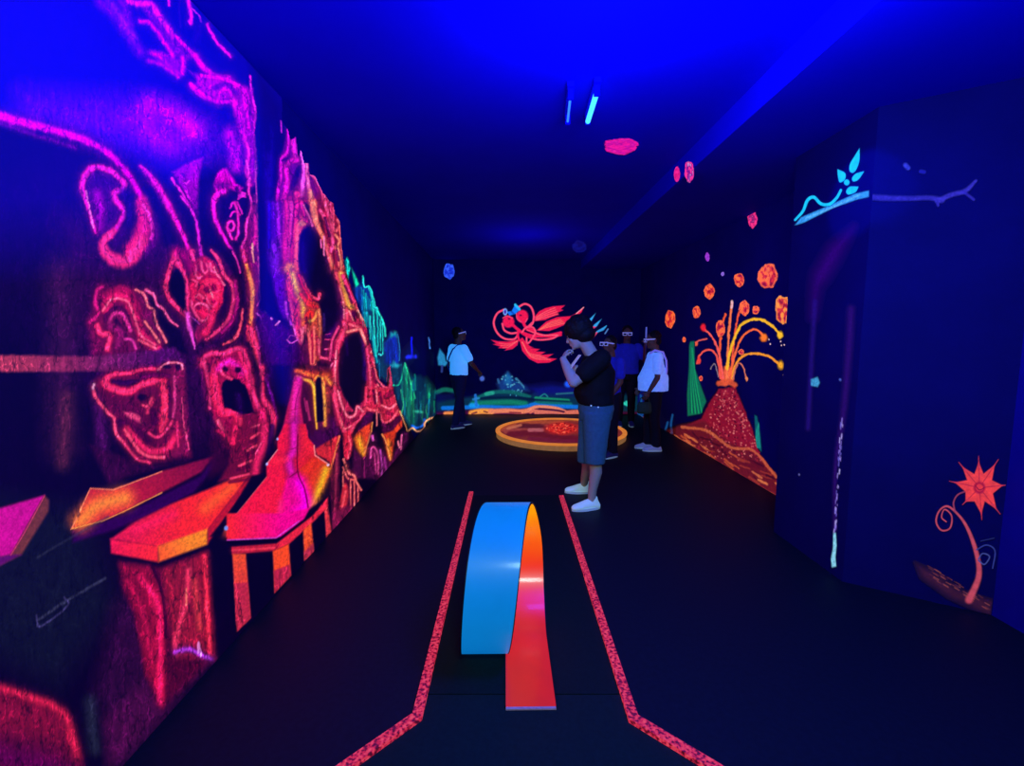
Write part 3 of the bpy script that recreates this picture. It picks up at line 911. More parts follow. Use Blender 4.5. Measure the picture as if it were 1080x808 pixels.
c.tile(280, 290, 120)
P([(-60, 330), (0, 340), (120, 460), (300, 560), (340, 660), (330, 830), (-60, 830)], (50, 0, 66), .9, 5)
P([(50, -10), (190, -10), (200, 250), (235, 425), (160, 400), (110, 300)], (78, 0, 160), .9, 5)
P([(-40, -10), (50, -10), (110, 300), (160, 420), (60, 400), (-40, 320)], (3, 0, 14), .95, 4)
P([(200, -10), (250, -10), (330, 200), (330, 650), (260, 440), (210, 200)], (180, 24, 86), .95, 3)
S([(205, -10), (215, 130), (240, 300), (262, 420), (300, 560), (330, 640)], 3.4, (250, 52, 104), .95, .5)
S([(230, 130), (290, 260), (312, 340), (312, 480)], 7, (225, 34, 92), .9, .8)
S([(185, 250), (200, 360), (240, 460)], 3, (150, 40, 170), .8)
S([(255, 460), (280, 560), (310, 620)], 2, (190, 60, 150), .8)
P([(240, -10), (292, -10), (330, 120), (430, 240), (490, 270), (516, 350), (522, 600), (512, 780), (420, 830), (400, 500), (330, 480), (330, 300), (270, 180)], (248, 96, 34), .98, 3)
S([(250, -10), (290, 130), (345, 270), (350, 380)], 6, (255, 150, 30), .8, .8)
S([(330, 180), (400, 270), (480, 300)], 4, (240, 34, 34), .9)
S([(385, 385), (405, 350), (440, 360), (440, 395)], 5, (225, 30, 16), .95)
S([(380, 400), (385, 500)], 3, (120, 8, 40), .9)
S([(410, 430), (450, 410), (480, 340)], 3.5, (255, 140, 60), .8)
S([(500, 320), (505, 500), (500, 700)], 3, (255, 110, 70), .8)
S([(350, 490), (338, 600), (372, 690)], 3, (255, 90, 125), .95)
S([(325, 500), (350, 600), (355, 690)], 2.4, (255, 80, 110), .9)
S([(372, 470), (385, 680)], 2.4, (250, 80, 110), .9)
P([(322, 650), (400, 520), (415, 700), (430, 830), (330, 830)], (70, 4, 60), .9, 4)
S([(400, 500), (415, 680), (430, 830)], 3.4, (255, 84, 84), .95)
S([(452, 480), (455, 830)], 3, (255, 90, 80), .9)
S([(432, 520), (436, 810)], 2, (140, 10, 46), .9)
S([(472, 560), (478, 740)], 2, (160, 20, 46), .9)
S([(492, 600), (502, 740), (540, 772), (592, 775)], 3, (255, 70, 96), .95)
P([(520, 560), (650, 540), (645, 830), (510, 830)], (70, 4, 50), .9, 4)
P([(330, -10), (640, -10), (690, 150), (722, 330), (682, 460), (560, 570), (530, 400), (500, 250), (420, 190), (370, 100)], (5, 0, 26), 1, 3)
S([(655, -10), (700, 160), (718, 330), (688, 460), (600, 560)], 9, (56, 0, 96), .75, .9)
S([(540, 360), (545, 520)], 3, (60, 20, 110), .6)
S([(330, 20), (380, 130), (430, 200), (485, 222), (502, 175)], 3.6, (240, 54, 92), .97, .5)
S([(310, 0), (350, 110), (430, 240)], 3, (200, 20, 50), .8)
P([(740, 330), (800, 300), (880, 400), (862, 480), (760, 535), (740, 450)], (220, 38, 76), .95, 3)
S([(655, -10), (700, 100), (732, 250), (750, 330), (742, 450), (700, 560), (670, 660), (650, 830)], 5, (255, 62, 96), .97, .5)
S([(690, 120), (722, 260), (730, 400)], 2, (255, 120, 140), .7)
S([(700, -10), (740, 150), (780, 280), (855, 300)], 6.5, (255, 150, 56), .97, .5)
S([(720, 10), (790, 180), (850, 290)], 4, (240, 44, 96), .95)
S([(740, 100), (800, 260)], 2.4, (70, 0, 50), .8)
S([(855, 300), (900, 400), (940, 520), (962, 640), (995, 830)], 5, (250, 72, 86), .97, .6)
S([(860, 330), (900, 420), (925, 470)], 3, (255, 130, 120), .9)
Dt((815, 372), 3.4, 5, (74, 0, 56), .95)
S([(770, 330), (830, 450)], 2, (255, 110, 110), .8)
S([(760, 532), (820, 500), (862, 480), (900, 565), (930, 640)], 4, (255, 132, 108), .95, .5)
S([(590, 690), (632, 640), (680, 575)], 2.6, (255, 72, 106), .95)
S([(640, 690), (700, 560)], 3, (120, 10, 60), .8)
S([(555, 600), (605, 600)], 1.8, (200, 44, 110), .9)
S([(548, 688), (605, 680)], 2, (215, 60, 120), .9)
S([(560, 555), (600, 545)], 1.6, (150, 30, 110), .8)
S([(510, 765), (590, 778), (622, 700)], 3, (240, 62, 106), .95)
S([(95, 465), (132, 430)], 2, (205, 96, 180), .9)
S([(55, 400), (62, 410)], 2.4, (180, 80, 190), .9)
S([(200, 600), (240, 630), (300, 600)], 1.8, (170, 60, 160), .9)
S([(210, 590), (230, 560), (280, 570)], 1.5, (110, 30, 110), .8)

# --- mouth hole, ridge of melted rock
c.tile(330, 340, 120)
P([(300, -10), (500, -10), (520, 140), (552, 260), (562, 330), (602, 500), (640, 560), (720, 620), (760, 680), (795, 830), (500, 830), (200, 830), (180, 500), (210, 300), (230, 150)], (205, 30, 76), .97, 3)
P([(300, 140), (340, 105), (380, 92), (440, 82), (470, 150), (490, 300), (492, 560), (470, 830), (380, 830), (290, 700), (242, 580), (232, 400), (252, 250)], (4, 0, 22), 1, 2.5)
S([(462, 150), (482, 300), (480, 520)], 6, (40, 0, 110), .55, .9)
S([(310, 150), (320, 300)], 4, (24, 0, 60), .6)
S([(290, 0), (300, 60), (232, 200), (212, 330), (192, 500), (190, 650), (225, 830)], 5, (250, 52, 96), .97, .5)
S([(215, 260), (205, 480), (215, 700)], 2, (255, 110, 130), .8)
S([(240, 40), (180, 170), (160, 350)], 2.6, (230, 52, 112), .95)
S([(205, 180), (185, 330), (165, 560)], 3, (120, 6, 50), .85)
S([(180, 380), (150, 440)], 2, (230, 90, 140), .8)
S([(320, 90), (380, 72), (430, 60), (462, 112), (500, 200), (545, 280)], 3.6, (255, 106, 104), .97, .5)
S([(340, 20), (420, 40)], 3, (255, 80, 100), .8)
S([(470, 40), (500, 140), (530, 260)], 2.4, (120, 10, 50), .8)
S([(510, 300), (530, 500), (520, 740)], 2.6, (255, 66, 104), .95)
S([(500, 220), (510, 330)], 3, (240, 50, 100), .9)
S([(540, 420), (590, 540), (620, 640), (652, 760)], 2.2, (255, 92, 106), .95)
S([(560, 330), (582, 470), (605, 540)], 2, (255, 80, 100), .95)
S([(552, 430), (582, 560)], 3, (84, 0, 40), .9)
S([(558, 680), (600, 770)], 4, (64, 0, 40), .9)
S([(600, 610), (640, 700)], 3.4, (84, 0, 40), .9)
S([(600, 540), (655, 605), (700, 620)], 4, (60, 0, 40), .9)
S([(575, 655), (542, 760)], 2.2, (255, 80, 106), .9)
S([(585, 600), (620, 660), (605, 720)], 2, (255, 90, 110), .9)
S([(600, 530), (650, 590), (690, 605)], 2, (240, 80, 110), .95)
Dt((650, 625), 2.4, 2.4, (255, 90, 130), .9)
S([(720, 640), (670, 700), (650, 760)], 2.4, (255, 84, 100), .9)
P([(680, 700), (740, 650), (760, 720), (700, 760)], (110, 4, 46), .9, 3)
S([(683, 430), (683, 545)], 1.8, (205, 70, 130), .95)
S([(688, 425), (705, 390), (716, 430), (728, 500), (712, 620)], 4, (240, 52, 96), .95, .5)
# window house
P([(-60, 400), (160, 420), (155, 830), (-60, 830)], (118, 34, 40), .97, 3)
P([(-60, 400), (160, 410), (150, 460), (20, 455), (-60, 470)], (60, 4, 50), .9, 4)
P([(24, 530), (45, 505), (72, 522), (86, 700), (92, 860), (30, 860)], (4, 0, 14), 1, 2)
S([(-60, 470), (40, 480), (140, 490)], 5, (255, 96, 30), .95)
S([(8, 500), (15, 700), (22, 860)], 5, (255, 140, 30), .9, .7)
S([(85, 505), (98, 650), (108, 860)], 4.5, (240, 128, 50), .9, .7)
S([(130, 520), (140, 830)], 5, (150, 50, 46), .7)

c.tile(330, 410, 120)
P([(-40, 290), (60, 250), (220, 260), (262, 400), (240, 440), (60, 590), (-40, 520)], (64, 4, 64), .92, 5)
S([(200, 150), (230, 330)], 5, (120, 14, 66), .8)
P([(190, -10), (245, -10), (282, 150), (340, 250), (400, 218), (440, 150), (482, 100), (500, 200), (400, 320), (352, 412), (268, 402), (220, 270)], (205, 28, 84), .97, 3)
S([(200, -10), (212, 120), (242, 260), (270, 350), (300, 400), (350, 400), (382, 330), (440, 270), (490, 160), (500, -10)], 4, (242, 52, 90), .97, .5)
S([(230, 20), (280, 180), (330, 262), (392, 240), (410, 165), (465, 212)], 2.6, (255, 92, 118), .95)
S([(252, 270), (290, 370), (352, 345)], 2.2, (255, 84, 104), .9)
S([(260, 230), (310, 330)], 3, (120, 8, 50), .85)
S([(360, 300), (420, 270)], 3, (110, 6, 46), .85)
P([(490, -10), (750, -10), (790, 120), (822, 230), (740, 290), (660, 322), (602, 200), (570, 232), (500, 180)], (205, 32, 66), .97, 3)
S([(560, 20), (580, 130)], 3, (70, 0, 40), .9)
S([(620, 40), (640, 130)], 3, (80, 0, 40), .9)
S([(585, 10), (600, 140)], 2, (255, 90, 104), .9)
S([(680, 70), (745, 30)], 6, (112, 6, 46), .9)
S([(690, 222), (735, 240)], 4.4, (112, 10, 46), .95)
S([(690, 165), (720, 185)], 3, (120, 10, 50), .9)
S([(640, 155), (720, 182), (785, 130)], 2.8, (255, 84, 106), .95)
S([(600, 190), (625, 250), (655, 312), (725, 292), (790, 200)], 3, (246, 66, 90), .95)
S([(760, 60), (795, 150)], 2.4, (255, 90, 100), .9)
S([(500, 180), (540, 200), (590, 200)], 3, (250, 66, 84), .9)
P([(440, 330), (500, 220), (560, 215), (570, 300), (400, 420)], (64, 4, 58), .95, 3)
P([(620, 300), (700, 330), (830, 230), (825, 290), (740, 395), (640, 420)], (74, 6, 52), .95, 3)
P([(560, 230), (620, 230), (650, 430), (690, 600), (640, 560), (560, 540), (530, 460)], (4, 0, 14), .97, 3)
S([(592, 215), (594, 345)], 1.8, (200, 90, 100), .9)
P([(380, 465), (405, 410), (480, 350), (552, 308), (540, 400), (472, 622), (400, 522)], (245, 62, 26), .98, 2.4)
S([(425, 470), (468, 600)], 9, (255, 128, 20), .85, .8)
S([(552, 315), (532, 420), (478, 600)], 1.7, (255, 130, 60), .9)
P([(640, 420), (740, 390), (828, 280), (822, 350), (770, 410), (718, 668)], (242, 58, 26), .98, 2.4)
S([(700, 480), (716, 640)], 5, (255, 112, 30), .85, .8)
S([(640, 420), (680, 500), (716, 660)], 1.6, (255, 130, 70), .9)
P([(60, 592), (242, 438), (230, 550), (176, 745), (158, 680)], (212, 34, 44), .98, 2.4)
S([(242, 445), (215, 560), (176, 735)], 2.4, (255, 104, 60), .9)
S([(60, 590), (150, 650)], 6, (110, 10, 40), .7)
P([(280, 420), (315, 395), (352, 405), (365, 560), (322, 658), (278, 600)], (212, 30, 58), .98, 2.4, sm=True)
S([(330, 440), (350, 540), (325, 640)], 2, (250, 70, 90), .8)
P([(255, 470), (272, 480), (272, 830), (255, 830)], (4, 0, 12), .95, 2)
P([(370, 540), (470, 640), (560, 540), (640, 560), (720, 690), (830, 400), (885, 390), (880, 470), (820, 600), (650, 830), (370, 830)], (66, 8, 52), .95, 4)
S([(545, 560), (600, 700), (640, 800)], 12, (104, 14, 66), .7, .9)
S([(548, 440), (553, 475)], 3.4, (205, 70, 164), .95)
S([(532, 640), (540, 560), (570, 540), (602, 610), (606, 790)], 2.2, (190, 60, 124), .9)
S([(570, 600), (585, 780)], 1.8, (170, 50, 110), .8)
S([(622, 570), (642, 690), (640, 800)], 2.6, (150, 50, 136), .9)
S([(660, 640), (680, 760)], 3, (130, 30, 110), .8)
S([(790, 490), (803, 545)], 2, (220, 100, 124), .9)
S([(822, 430), (815, 560)], 2, (200, 80, 130), .9)
S([(475, 640), (478, 820)], 2.2, (120, 20, 80), .8)
P([(190, 700), (240, 560), (255, 560), (255, 830), (180, 830)], (84, 8, 44), .95, 3)
S([(222, 640), (205, 830)], 2, (140, 30, 60), .8)
S([(272, 660), (305, 700), (330, 760), (390, 830)], 3, (225, 74, 86), .95)
S([(290, 700), (300, 830)], 2, (210, 70, 80), .9)

# --- tower, bracket
c.tile(230, 370, 120)
P([(780, 290), (880, 330), (905, 700), (875, 790), (790, 640), (760, 480)], (58, 4, 38), .95, 3)
S([(820, 470), (850, 640)], 3, (150, 30, 84), .85)
S([(800, 440), (820, 560)], 2, (140, 24, 80), .8)
P([(720, 200), (742, 180), (880, 190), (1054, 230), (1054, 420), (980, 300), (890, 320), (800, 275)], (130, 16, 50), .9, 3)
S([(728, 188), (800, 205), (890, 235), (1010, 230)], 5, (246, 84, 30), .95, .7)
S([(735, 235), (800, 265), (870, 295), (892, 380), (902, 560), (914, 720)], [3, 3, 5, 4, 3, 2], (255, 150, 40), .97, .5)
S([(968, 250), (985, 450), (990, 690)], 4, (250, 132, 50), .95, .6)
S([(1000, 250), (1040, 300)], 5, (250, 120, 40), .7, .9)
S([(900, 260), (930, 235), (965, 260)], 3, (255, 120, 40), .9)
P([(900, 300), (925, 240), (950, 250), (972, 450), (980, 650), (915, 660)], (4, 0, 12), 1, 2)
P([(715, 250), (780, 262), (762, 480), (792, 680), (830, 740), (832, 830), (555, 830), (608, 680), (650, 500), (690, 350)], (238, 26, 92), .98, 2.5)
S([(745, 260), (712, 480), (712, 700), (722, 830)], 8, (206, 28, 164), .7, .9)
S([(720, 300), (700, 480), (680, 640)], 5, (240, 30, 130), .6, 1)
S([(760, 330), (715, 520), (715, 830)], 1, (120, 6, 70), .6)
S([(650, 560), (760, 530)], 1, (150, 10, 60), .5)
S([(640, 610), (770, 600)], 1, (150, 10, 60), .4)

# --- terrace
c.tile(230, 450, 150)
P([(716, 190), (830, 130), (905, 60), (920, 90), (915, 620), (850, 760), (835, 640), (822, 290)], (72, 8, 40), .95, 3)
S([(880, 200), (870, 600), (860, 740)], 4, (130, 30, 60), .8)
P([(905, 90), (930, 240), (1054, 460), (1054, 560), (900, 760), (860, 760)], (70, 6, 34), .95, 3)
P([(720, 165), (860, 80), (905, 65), (890, 150), (840, 310), (822, 260), (730, 215)], (210, 36, 44), .97, 2.4)
S([(900, 72), (838, 300)], 2, (255, 104, 60), .9)
P([(722, 205), (800, 240), (840, 300), (812, 262)], (10, 0, 10), .95, 2)
P([(905, 90), (922, 95), (935, 240), (915, 580), (900, 560)], (4, 0, 12), .9, 2)
P([(905, 560), (925, 440), (950, 425), (966, 490), (950, 600), (912, 645)], (222, 42, 52), .98, 2.4, sm=True)
S([(920, 600), (945, 480)], 3, (245, 70, 80), .7)
S([(930, 240), (955, 320), (975, 352), (1010, 365), (1025, 410), (1060, 470)], 2.4, (236, 94, 90), .95)
S([(925, 300), (960, 380), (1000, 395)], 2, (210, 80, 80), .9)
for xx, y0, y1 in ((980, 400, 610), (1008, 390, 600), (1036, 450, 570), (925, 330, 440)):
    S([(xx, y0), (xx + 3, y1)], 1.8, (214, 84, 80), .85)
P([(858, 750), (905, 660), (990, 600), (1000, 620), (930, 690), (862, 765)], (150, 20, 80), .95, 3)
P([(500, -20), (650, -20), (664, 80), (712, 140), (720, 210), (822, 280), (822, 370), (682, 612), (468, 815), (62, 815), (70, 730), (360, 370), (358, 280), (440, 172), (440, 90)], (244, 22, 58), .98, 2)
P([(590, 0), (650, 0), (664, 80), (712, 140), (716, 222), (600, 320), (590, 200)], (236, 30, 46), .95, 2)
P([(600, 322), (716, 220), (820, 283), (818, 362), (684, 612), (662, 480), (630, 400)], (255, 62, 14), .98, 2)
S([(800, 320), (755, 450), (692, 585)], 9, (255, 150, 14), .85, .9)
S([(640, 360), (700, 260)], 8, (255, 44, 10), .7, 1)
P([(510, 372), (592, 330), (642, 450), (672, 622), (440, 812), (448, 620)], (238, 6, 140), .95, 5)
S([(600, 410), (652, 560), (600, 640)], 16, (234, 0, 190), .8, 1)
S([(460, 560), (440, 810)], 8, (255, 30, 90), .6, 1)
S([(562, -10), (560, 170), (525, 240), (540, 330)], 8, (200, 20, 164), .75, .9)
S([(420, 260), (500, 240)], 8, (235, 30, 50), .6, 1)
S([(75, 760), (250, 740)], 16, (255, 64, 20), .7, 1)
S([(80, 742), (260, 730), (440, 712)], 1.1, (170, 10, 30), .7)
S([(590, 60), (590, 330), (640, 460), (672, 622)], 1.5, (90, 0, 34), .85)
S([(530, 375), (592, 330)], 1.2, (120, 0, 50), .7)
S([(540, 170), (580, 155)], 1.1, (120, 10, 70), .7)
S([(360, 278), (440, 172)], 1.3, (255, 150, 170), .7)
S([(712, 140), (718, 212), (822, 282)], 1.4, (255, 150, 150), .8, sm=False)
Dt((362, 278), 1.4, 1.6, (170, 170, 255), .9)
Dt((440, 92), 1.2, 1.4, (170, 170, 255), .9)
Dt((814, 284), 1.5, 1.3, (230, 200, 255), .9)
S([(360, 372), (70, 728)], 1.2, (255, 110, 120), .6)
P([(250, 365), (345, 345), (350, 375), (60, 735), (20, 815), (-60, 815), (110, 600)], BLK, .97, 2.5)
P([(-60, 408), (242, 360), (60, 690), (-60, 760)], (248, 40, 30), .0, 2)

# --- railing and posts below the terrace
c.tile(230, 550, 150)
P([(60, 130), (470, 100), (700, -110), (830, -190), (850, 100), (700, 240), (540, 420), (240, 720), (140, 815), (100, 700)], BLK, 1, 3)
P([(62, -60), (470, -60), (680, -100), (640, -20), (465, 112), (430, 122), (66, 138)], (250, 34, 40), .97, 2, col2=(240, 4, 140), axis=[(80, 60), (470, 60)])
S([(66, 138), (430, 122), (600, -2)], 1.3, (214, 70, 220), .8, sm=False)
Dt((60, 50), 2.2, 2.4, (120, 150, 255), .95)
P([(100, 190), (432, 165), (700, -42), (815, -180), (815, -110), (705, 5), (640, 62), (530, 165), (420, 216), (104, 242)], (232, 34, 58), .98, 2)
S([(110, 215), (420, 195)], 3, (250, 50, 70), .7)
S([(420, 216), (450, 170)], 1.2, (150, 10, 40), .8)
P([(105, 240), (206, 240), (242, 715), (140, 815)], (240, 74, 30), .98, 2, col2=(232, 60, 44), axis=[(150, 250), (150, 450)])
P([(120, 458), (220, 452), (242, 715), (140, 815), (130, 700)], (184, 34, 62), .98, 2)
P([(405, 220), (525, 168), (540, 402), (420, 528)], (255, 72, 18), .98, 2)
P([(412, 365), (532, 318), (540, 402), (420, 528)], (188, 32, 66), .98, 2)
P([(630, 66), (692, 10), (710, 228), (640, 288)], (244, 74, 26), .98, 2)
P([(636, 225), (706, 160), (710, 228), (640, 288)], (190, 42, 70), .98, 2)
P([(788, -90), (812, -120), (842, 82), (802, 116)], (222, 50, 58), .98, 2)
P([(845, 70), (850, -60), (910, -100), (1000, -130), (930, 10)], (112, 16, 56), .9, 3)

# rough brushwork: streaks that run down the rock, fine stipple everywhere
rough = np.isin(c.part, (0,)).astype(float)
st = fbm(c.x / 2.6, c.y / 16.0, 11, 3); fine = fbm(c.x / 1.6, c.y / 1.6, 12, 2)
k_ = 1 + (st - .5) * .5 + (fine - .5) * .4
flat = np.zeros(len(c.x), bool)
for pl in ([(74, 574), (96, 514), (228, 478), (262, 500), (313, 396), (328, 398), (348, 500), (262, 668), (239, 575), (168, 594), (114, 590)], [(-40, 600), (-40, 520), (54, 520), (54, 560), (0, 610)]):
    c.tile(0, 0, 1054)
    i_, a_ = c._polya(pl, .5, False); flat[i_[a_ > .5]] = True
k_ = np.where(flat, 1 + (fine - .5) * .35, k_)
v1 = fbm(c.x / 6.5, c.y / 22.0, 21, 3); v2 = fbm(c.x / 7.5, c.y / 17.0, 22, 3)
dark = np.exp(-((v1 - .5) / .022) ** 2); light = np.exp(-((v2 - .5) / .016) ** 2)
k_ = np.where(flat, k_, k_ * (1 - .5 * dark) * (1 + .55 * light))
c.rgb *= np.clip(k_, .3, 1.7)[:, None]

# blue light shows mostly on the pale painted sky, the rest of the wall is dark paint
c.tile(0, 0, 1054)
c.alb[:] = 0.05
c.albedo([(-60, 60), (300, 60), (300, 200), (230, 250), (120, 250), (-60, 260)], .32, 90)  # fade of the blue wash below the rib, put into the albedo
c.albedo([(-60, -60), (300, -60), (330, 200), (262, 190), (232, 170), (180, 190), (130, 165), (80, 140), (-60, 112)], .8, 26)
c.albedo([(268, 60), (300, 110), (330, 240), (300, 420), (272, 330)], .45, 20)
# outline of the painted rock against the bare wall further back
SIL = [(-400, -3000), (296, -3000), (297, 128), (303, 136), (306, 148), (312, 144), (314, 168), (317, 158), (320, 172), (325, 172), (326, 184), (332, 186), (340, 204),
       (343, 206), (347, 212), (351, 214), (353, 226), (358, 234), (359, 250), (362, 276), (367, 294), (377, 324), (385, 342), (389, 360), (392, 370), (396, 386),
       (401, 402), (407, 408), (408, 390), (411, 386), (413, 400), (415, 414), (420, 430), (425, 440), (432, 452), (436, 462), (430, 2000), (-400, 2000)]
i_, a_ = c._polya(SIL, 1.0, False)
c.cov[:] = 0; c.cov[i_] = a_
# which stretch of paint belongs to what
c.tile(0, 0, 1054)
c.region([(74, 574), (96, 514), (120, 515), (170, 495), (228, 478), (230, 492), (190, 520), (120, 560), (76, 575)], 2)
c.region([(-40, 600), (-40, 540), (48, 520), (54, 528), (50, 545), (22, 590)], 3)
c.region([(114, 568), (145, 548), (262, 500), (268, 506), (220, 575), (168, 594), (116, 584)], 4)
c.region([(126, 592), (168, 594), (220, 576), (226, 694), (174, 750), (152, 715), (142, 650)], 5)
c.region([(313, 396), (328, 398), (325, 425), (336, 475), (348, 492), (330, 536), (297, 566), (239, 568), (239, 552), (282, 502), (282, 488), (304, 450)], 6)
c.region([(239, 572), (297, 568), (332, 540), (348, 500), (350, 562), (330, 590), (262, 656), (248, 668)], 7)
c.region([(209, 378), (255, 366), (264, 380), (275, 435), (290, 450), (288, 470), (272, 500), (238, 500), (225, 440)], 8)
c.region([(200, 275), (215, 268), (240, 290), (250, 320), (240, 345), (222, 345), (200, 320)], 9)
c.region([(275, 150), (303, 134), (320, 160), (343, 206), (362, 276), (378, 326), (390, 370), (398, 410), (414, 412), (424, 436), (400, 446), (372, 458), (345, 470), (330, 452), (332, 400), (290, 360), (274, 300)], 10)
inside = c.cov > 0.5
lab = np.where(inside, c.part + 100, 0)
cave = empty('cave_mural', (XL + 0.003, 2.2, 0))
tag(cave, 'pink, red and violet fluorescent rock cave painting covering the left wall', 'mural')
PARTS = {0: ('rock_cave', None), 2: ('stone_slab', 'dull red slab with an orange tip'), 3: ('stone_slab', 'magenta slab cut by the picture edge'),
         4: ('stone_slab', 'red slab with an orange front edge'), 5: ('stone_column', None), 6: ('tower_terrace', 'pink and orange tower roof'),
         7: ('post_railing', None), 8: ('screaming_face', None), 9: ('medallion', None), 10: ('melted_skull', None)}
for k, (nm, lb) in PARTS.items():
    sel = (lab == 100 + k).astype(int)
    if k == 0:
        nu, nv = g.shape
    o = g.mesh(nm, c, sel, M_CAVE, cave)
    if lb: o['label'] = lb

# ------------------------------------------------------------------ left wall, further back: the forest mural
M_GLOW = glow_paint('fluorescent_paint', (26, 17, 110), 0.3, 30.0, 1.0)
g = grid_x(XL + 0.003, (360, 250), (459.5, 470), 300, 460)
c = g.canvas(.7, 3.5); c.ridge = True; c.wk = .75
c.tile(360, 250, 120)
P([(35, 220), (55, 185), (72, 230), (85, 290), (60, 400), (40, 300)], (0, 190, 160), 1, 2)
S([(60, 220), (50, 330)], 2, (40, 240, 200), .8)
P([(95, 285), (112, 320), (168, 440), (132, 490), (110, 380)], (10, 185, 135), 1, 2)
P([(110, 470), (170, 450), (200, 360), (222, 460), (265, 460), (312, 640), (342, 660), (385, 830), (240, 830), (180, 650), (130, 560)], (8, 44, 120), 1, 3)
for a in range(9):
    x = 190 + a * 18
    S([(x, 470 + a * 26), (x + 6, 640 + a * 20), (x + 10, 830)], 2.4, (0, 110 + (a % 3) * 30, 150 - (a % 2) * 30), .7)
S([(200, 362), (215, 460), (260, 462), (295, 560), (312, 650), (335, 662), (352, 760), (385, 830)], 2.6, (30, 205, 190), .95)
S([(255, 470), (290, 600), (300, 760)], 2.4, (20, 180, 170), .8)
c.tile(380, 330, 120, 693)
P([(30, -20), (110, -10), (150, 80), (152, 170), (190, 112), (222, 120), (242, 300), (270, 310), (300, 360), (330, 390), (365, 380), (400, 410), (430, 470), (475, 500), (475, 650), (440, 650), (400, 660), (385, 700), (340, 718), (290, 715), (262, 640), (200, 450), (110, 380), (80, 250)], (4, 44, 62), 1, 4)
P([(150, 190), (190, 118), (222, 122), (242, 300), (190, 330), (150, 300)], (8, 34, 140), .95, 5)
P([(240, 260), (300, 190), (340, 250), (300, 300), (270, 320)], (4, 8, 60), .8, 8)
S([(40, 0), (70, 120), (100, 300)], 5, (10, 120, 130), .8)
S([(82, -20), (85, 100), (95, 260)], 3, (30, 200, 180), .85)
S([(100, -20), (108, 120), (105, 240)], 2.5, (10, 150, 140), .85)
S([(108, -10), (145, 70), (152, 140)], 3, (30, 200, 170), .85)
S([(135, 60), (138, 250)], 2, (20, 150, 140), .8)
S([(122, 40), (124, 230)], 2, (20, 170, 150), .8)
S([(60, 20), (62, 160)], 2, (40, 220, 200), .8)
P([(184, 150), (188, 118), (200, 124), (206, 108), (220, 112), (224, 150), (212, 135), (198, 145)], (24, 170, 165), .85, 3)
S([(228, 130), (240, 220), (238, 290)], 2, (30, 120, 190), .8)
P([(180, 322), (205, 292), (222, 310), (248, 318), (228, 336), (195, 332)], (30, 150, 165), .85, 3)
S([(115, 250), (130, 255)], 3, (50, 190, 200), .9)
S([(115, 280), (118, 400)], 1.6, (20, 120, 170), .8)
S([(200, 440), (240, 430), (270, 320)], 3, (14, 130, 100), .9)
P([(262, 330), (272, 305), (290, 350), (345, 600), (330, 690), (290, 680), (262, 560)], (12, 96, 70), .85, 5)
S([(272, 308), (300, 400), (335, 520)], 2.5, (30, 150, 104), .9)
S([(250, 470), (262, 560), (250, 620)], 3, (40, 140, 90), .8)
rnd = random.Random(5)
for q in range(34):
    x = rnd.uniform(250, 460); y = rnd.uniform(420, 660) + (x - 260) * 0.1
    h_ = rnd.uniform(40, 120)
    S([(x, min(y, 690)), (x + rnd.uniform(-8, 8), max(y - h_, 330 + (x - 260) * 0.6))], rnd.uniform(1.6, 3), rnd.choice([(8, 110, 96), (16, 130, 80), (6, 84, 110), (20, 100, 60), (4, 60, 50)]), .7)
S([(330, 600), (380, 605)], 4, (40, 150, 120), .7, 1)
S([(315, 690), (350, 700), (385, 680), (390, 650)], 4, (20, 90, 210), .9)
S([(240, 600), (258, 640), (275, 690), (290, 718), (315, 702), (330, 708), (345, 722), (372, 718), (390, 700), (392, 670), (412, 650), (440, 640), (462, 640)], 3, (225, 140, 90), .97)
P([(262, 650), (290, 722), (345, 728), (395, 705), (420, 655), (480, 645), (470, 700), (330, 800), (250, 800)], (20, 4, 16), .5, 6, keep=False)
S([(312, 150), (316, 262)], 3, (10, 14, 220), .9)
S([(285, 270), (338, 266)], 6, (24, 34, 250), .9, .7)
S([(418, 150), (424, 216)], 2.4, (40, 80, 150), .9)
P([(400, 395), (470, 480), (470, 520), (410, 470)], (10, 80, 70), .6, 8)
k_ = (.45 + 1.1 * fbm(c.x / 1.7, c.y / 15.0, 31, 3)) * (1 + .6 * np.exp(-((fbm(c.x / 3.5, c.y / 14.0, 32, 3) - .5) / .02) ** 2))
c.rgb *= np.clip(k_, .35, 1.7)[:, None]
o = g.mesh('forest_mural', c, c.cov > 0.12, M_GLOW)
tag(o, 'teal and green crystal forest painted at the far end of the left wall', 'mural')

# ------------------------------------------------------------------ back wall
g = grid_y(YB - 0.003, (459.5, 355), (672, 446), 430, 180)
c = g.canvas()
c.tile(460, 340, 60, 404)
P([(25, 185), (60, 230), (70, 275), (98, 285), (62, 312), (15, 305), (8, 250)], (36, 130, 185), 1, 2)
S([(42, 310), (40, 350)], 2.4, (40, 60, 140), .9)
S([(0, 500), (60, 478), (132, 490)], 5, (16, 104, 84), .95)
P([(0, 510), (130, 500), (130, 640), (0, 660)], (6, 12, 60), .9, 4)
S([(70, 665), (88, 630), (102, 590)], 3, (90, 150, 225), .95)
c.tile(490, 390, 120)
P([(-260, 300), (60, 250), (200, 220), (330, 180), (520, 190), (600, 235), (680, 190), (800, 160), (1060, 180), (1620, 240), (1620, 420), (640, 330), (550, 370), (60, 380), (-260, 380)], (5, 44, 56), 1, 4)
P([(560, 160), (800, 130), (1060, 160), (1060, 230), (680, 240)], (8, 14, 110), .9, 8)
P([(300, 130), (340, 80), (400, 18), (450, 80), (560, 150), (600, 200), (330, 200)], (16, 56, 120), .95, 5)
P([(370, 60), (400, 22), (440, 70), (420, 150), (370, 130)], (24, 100, 160), .9, 4)
rnd = random.Random(9)
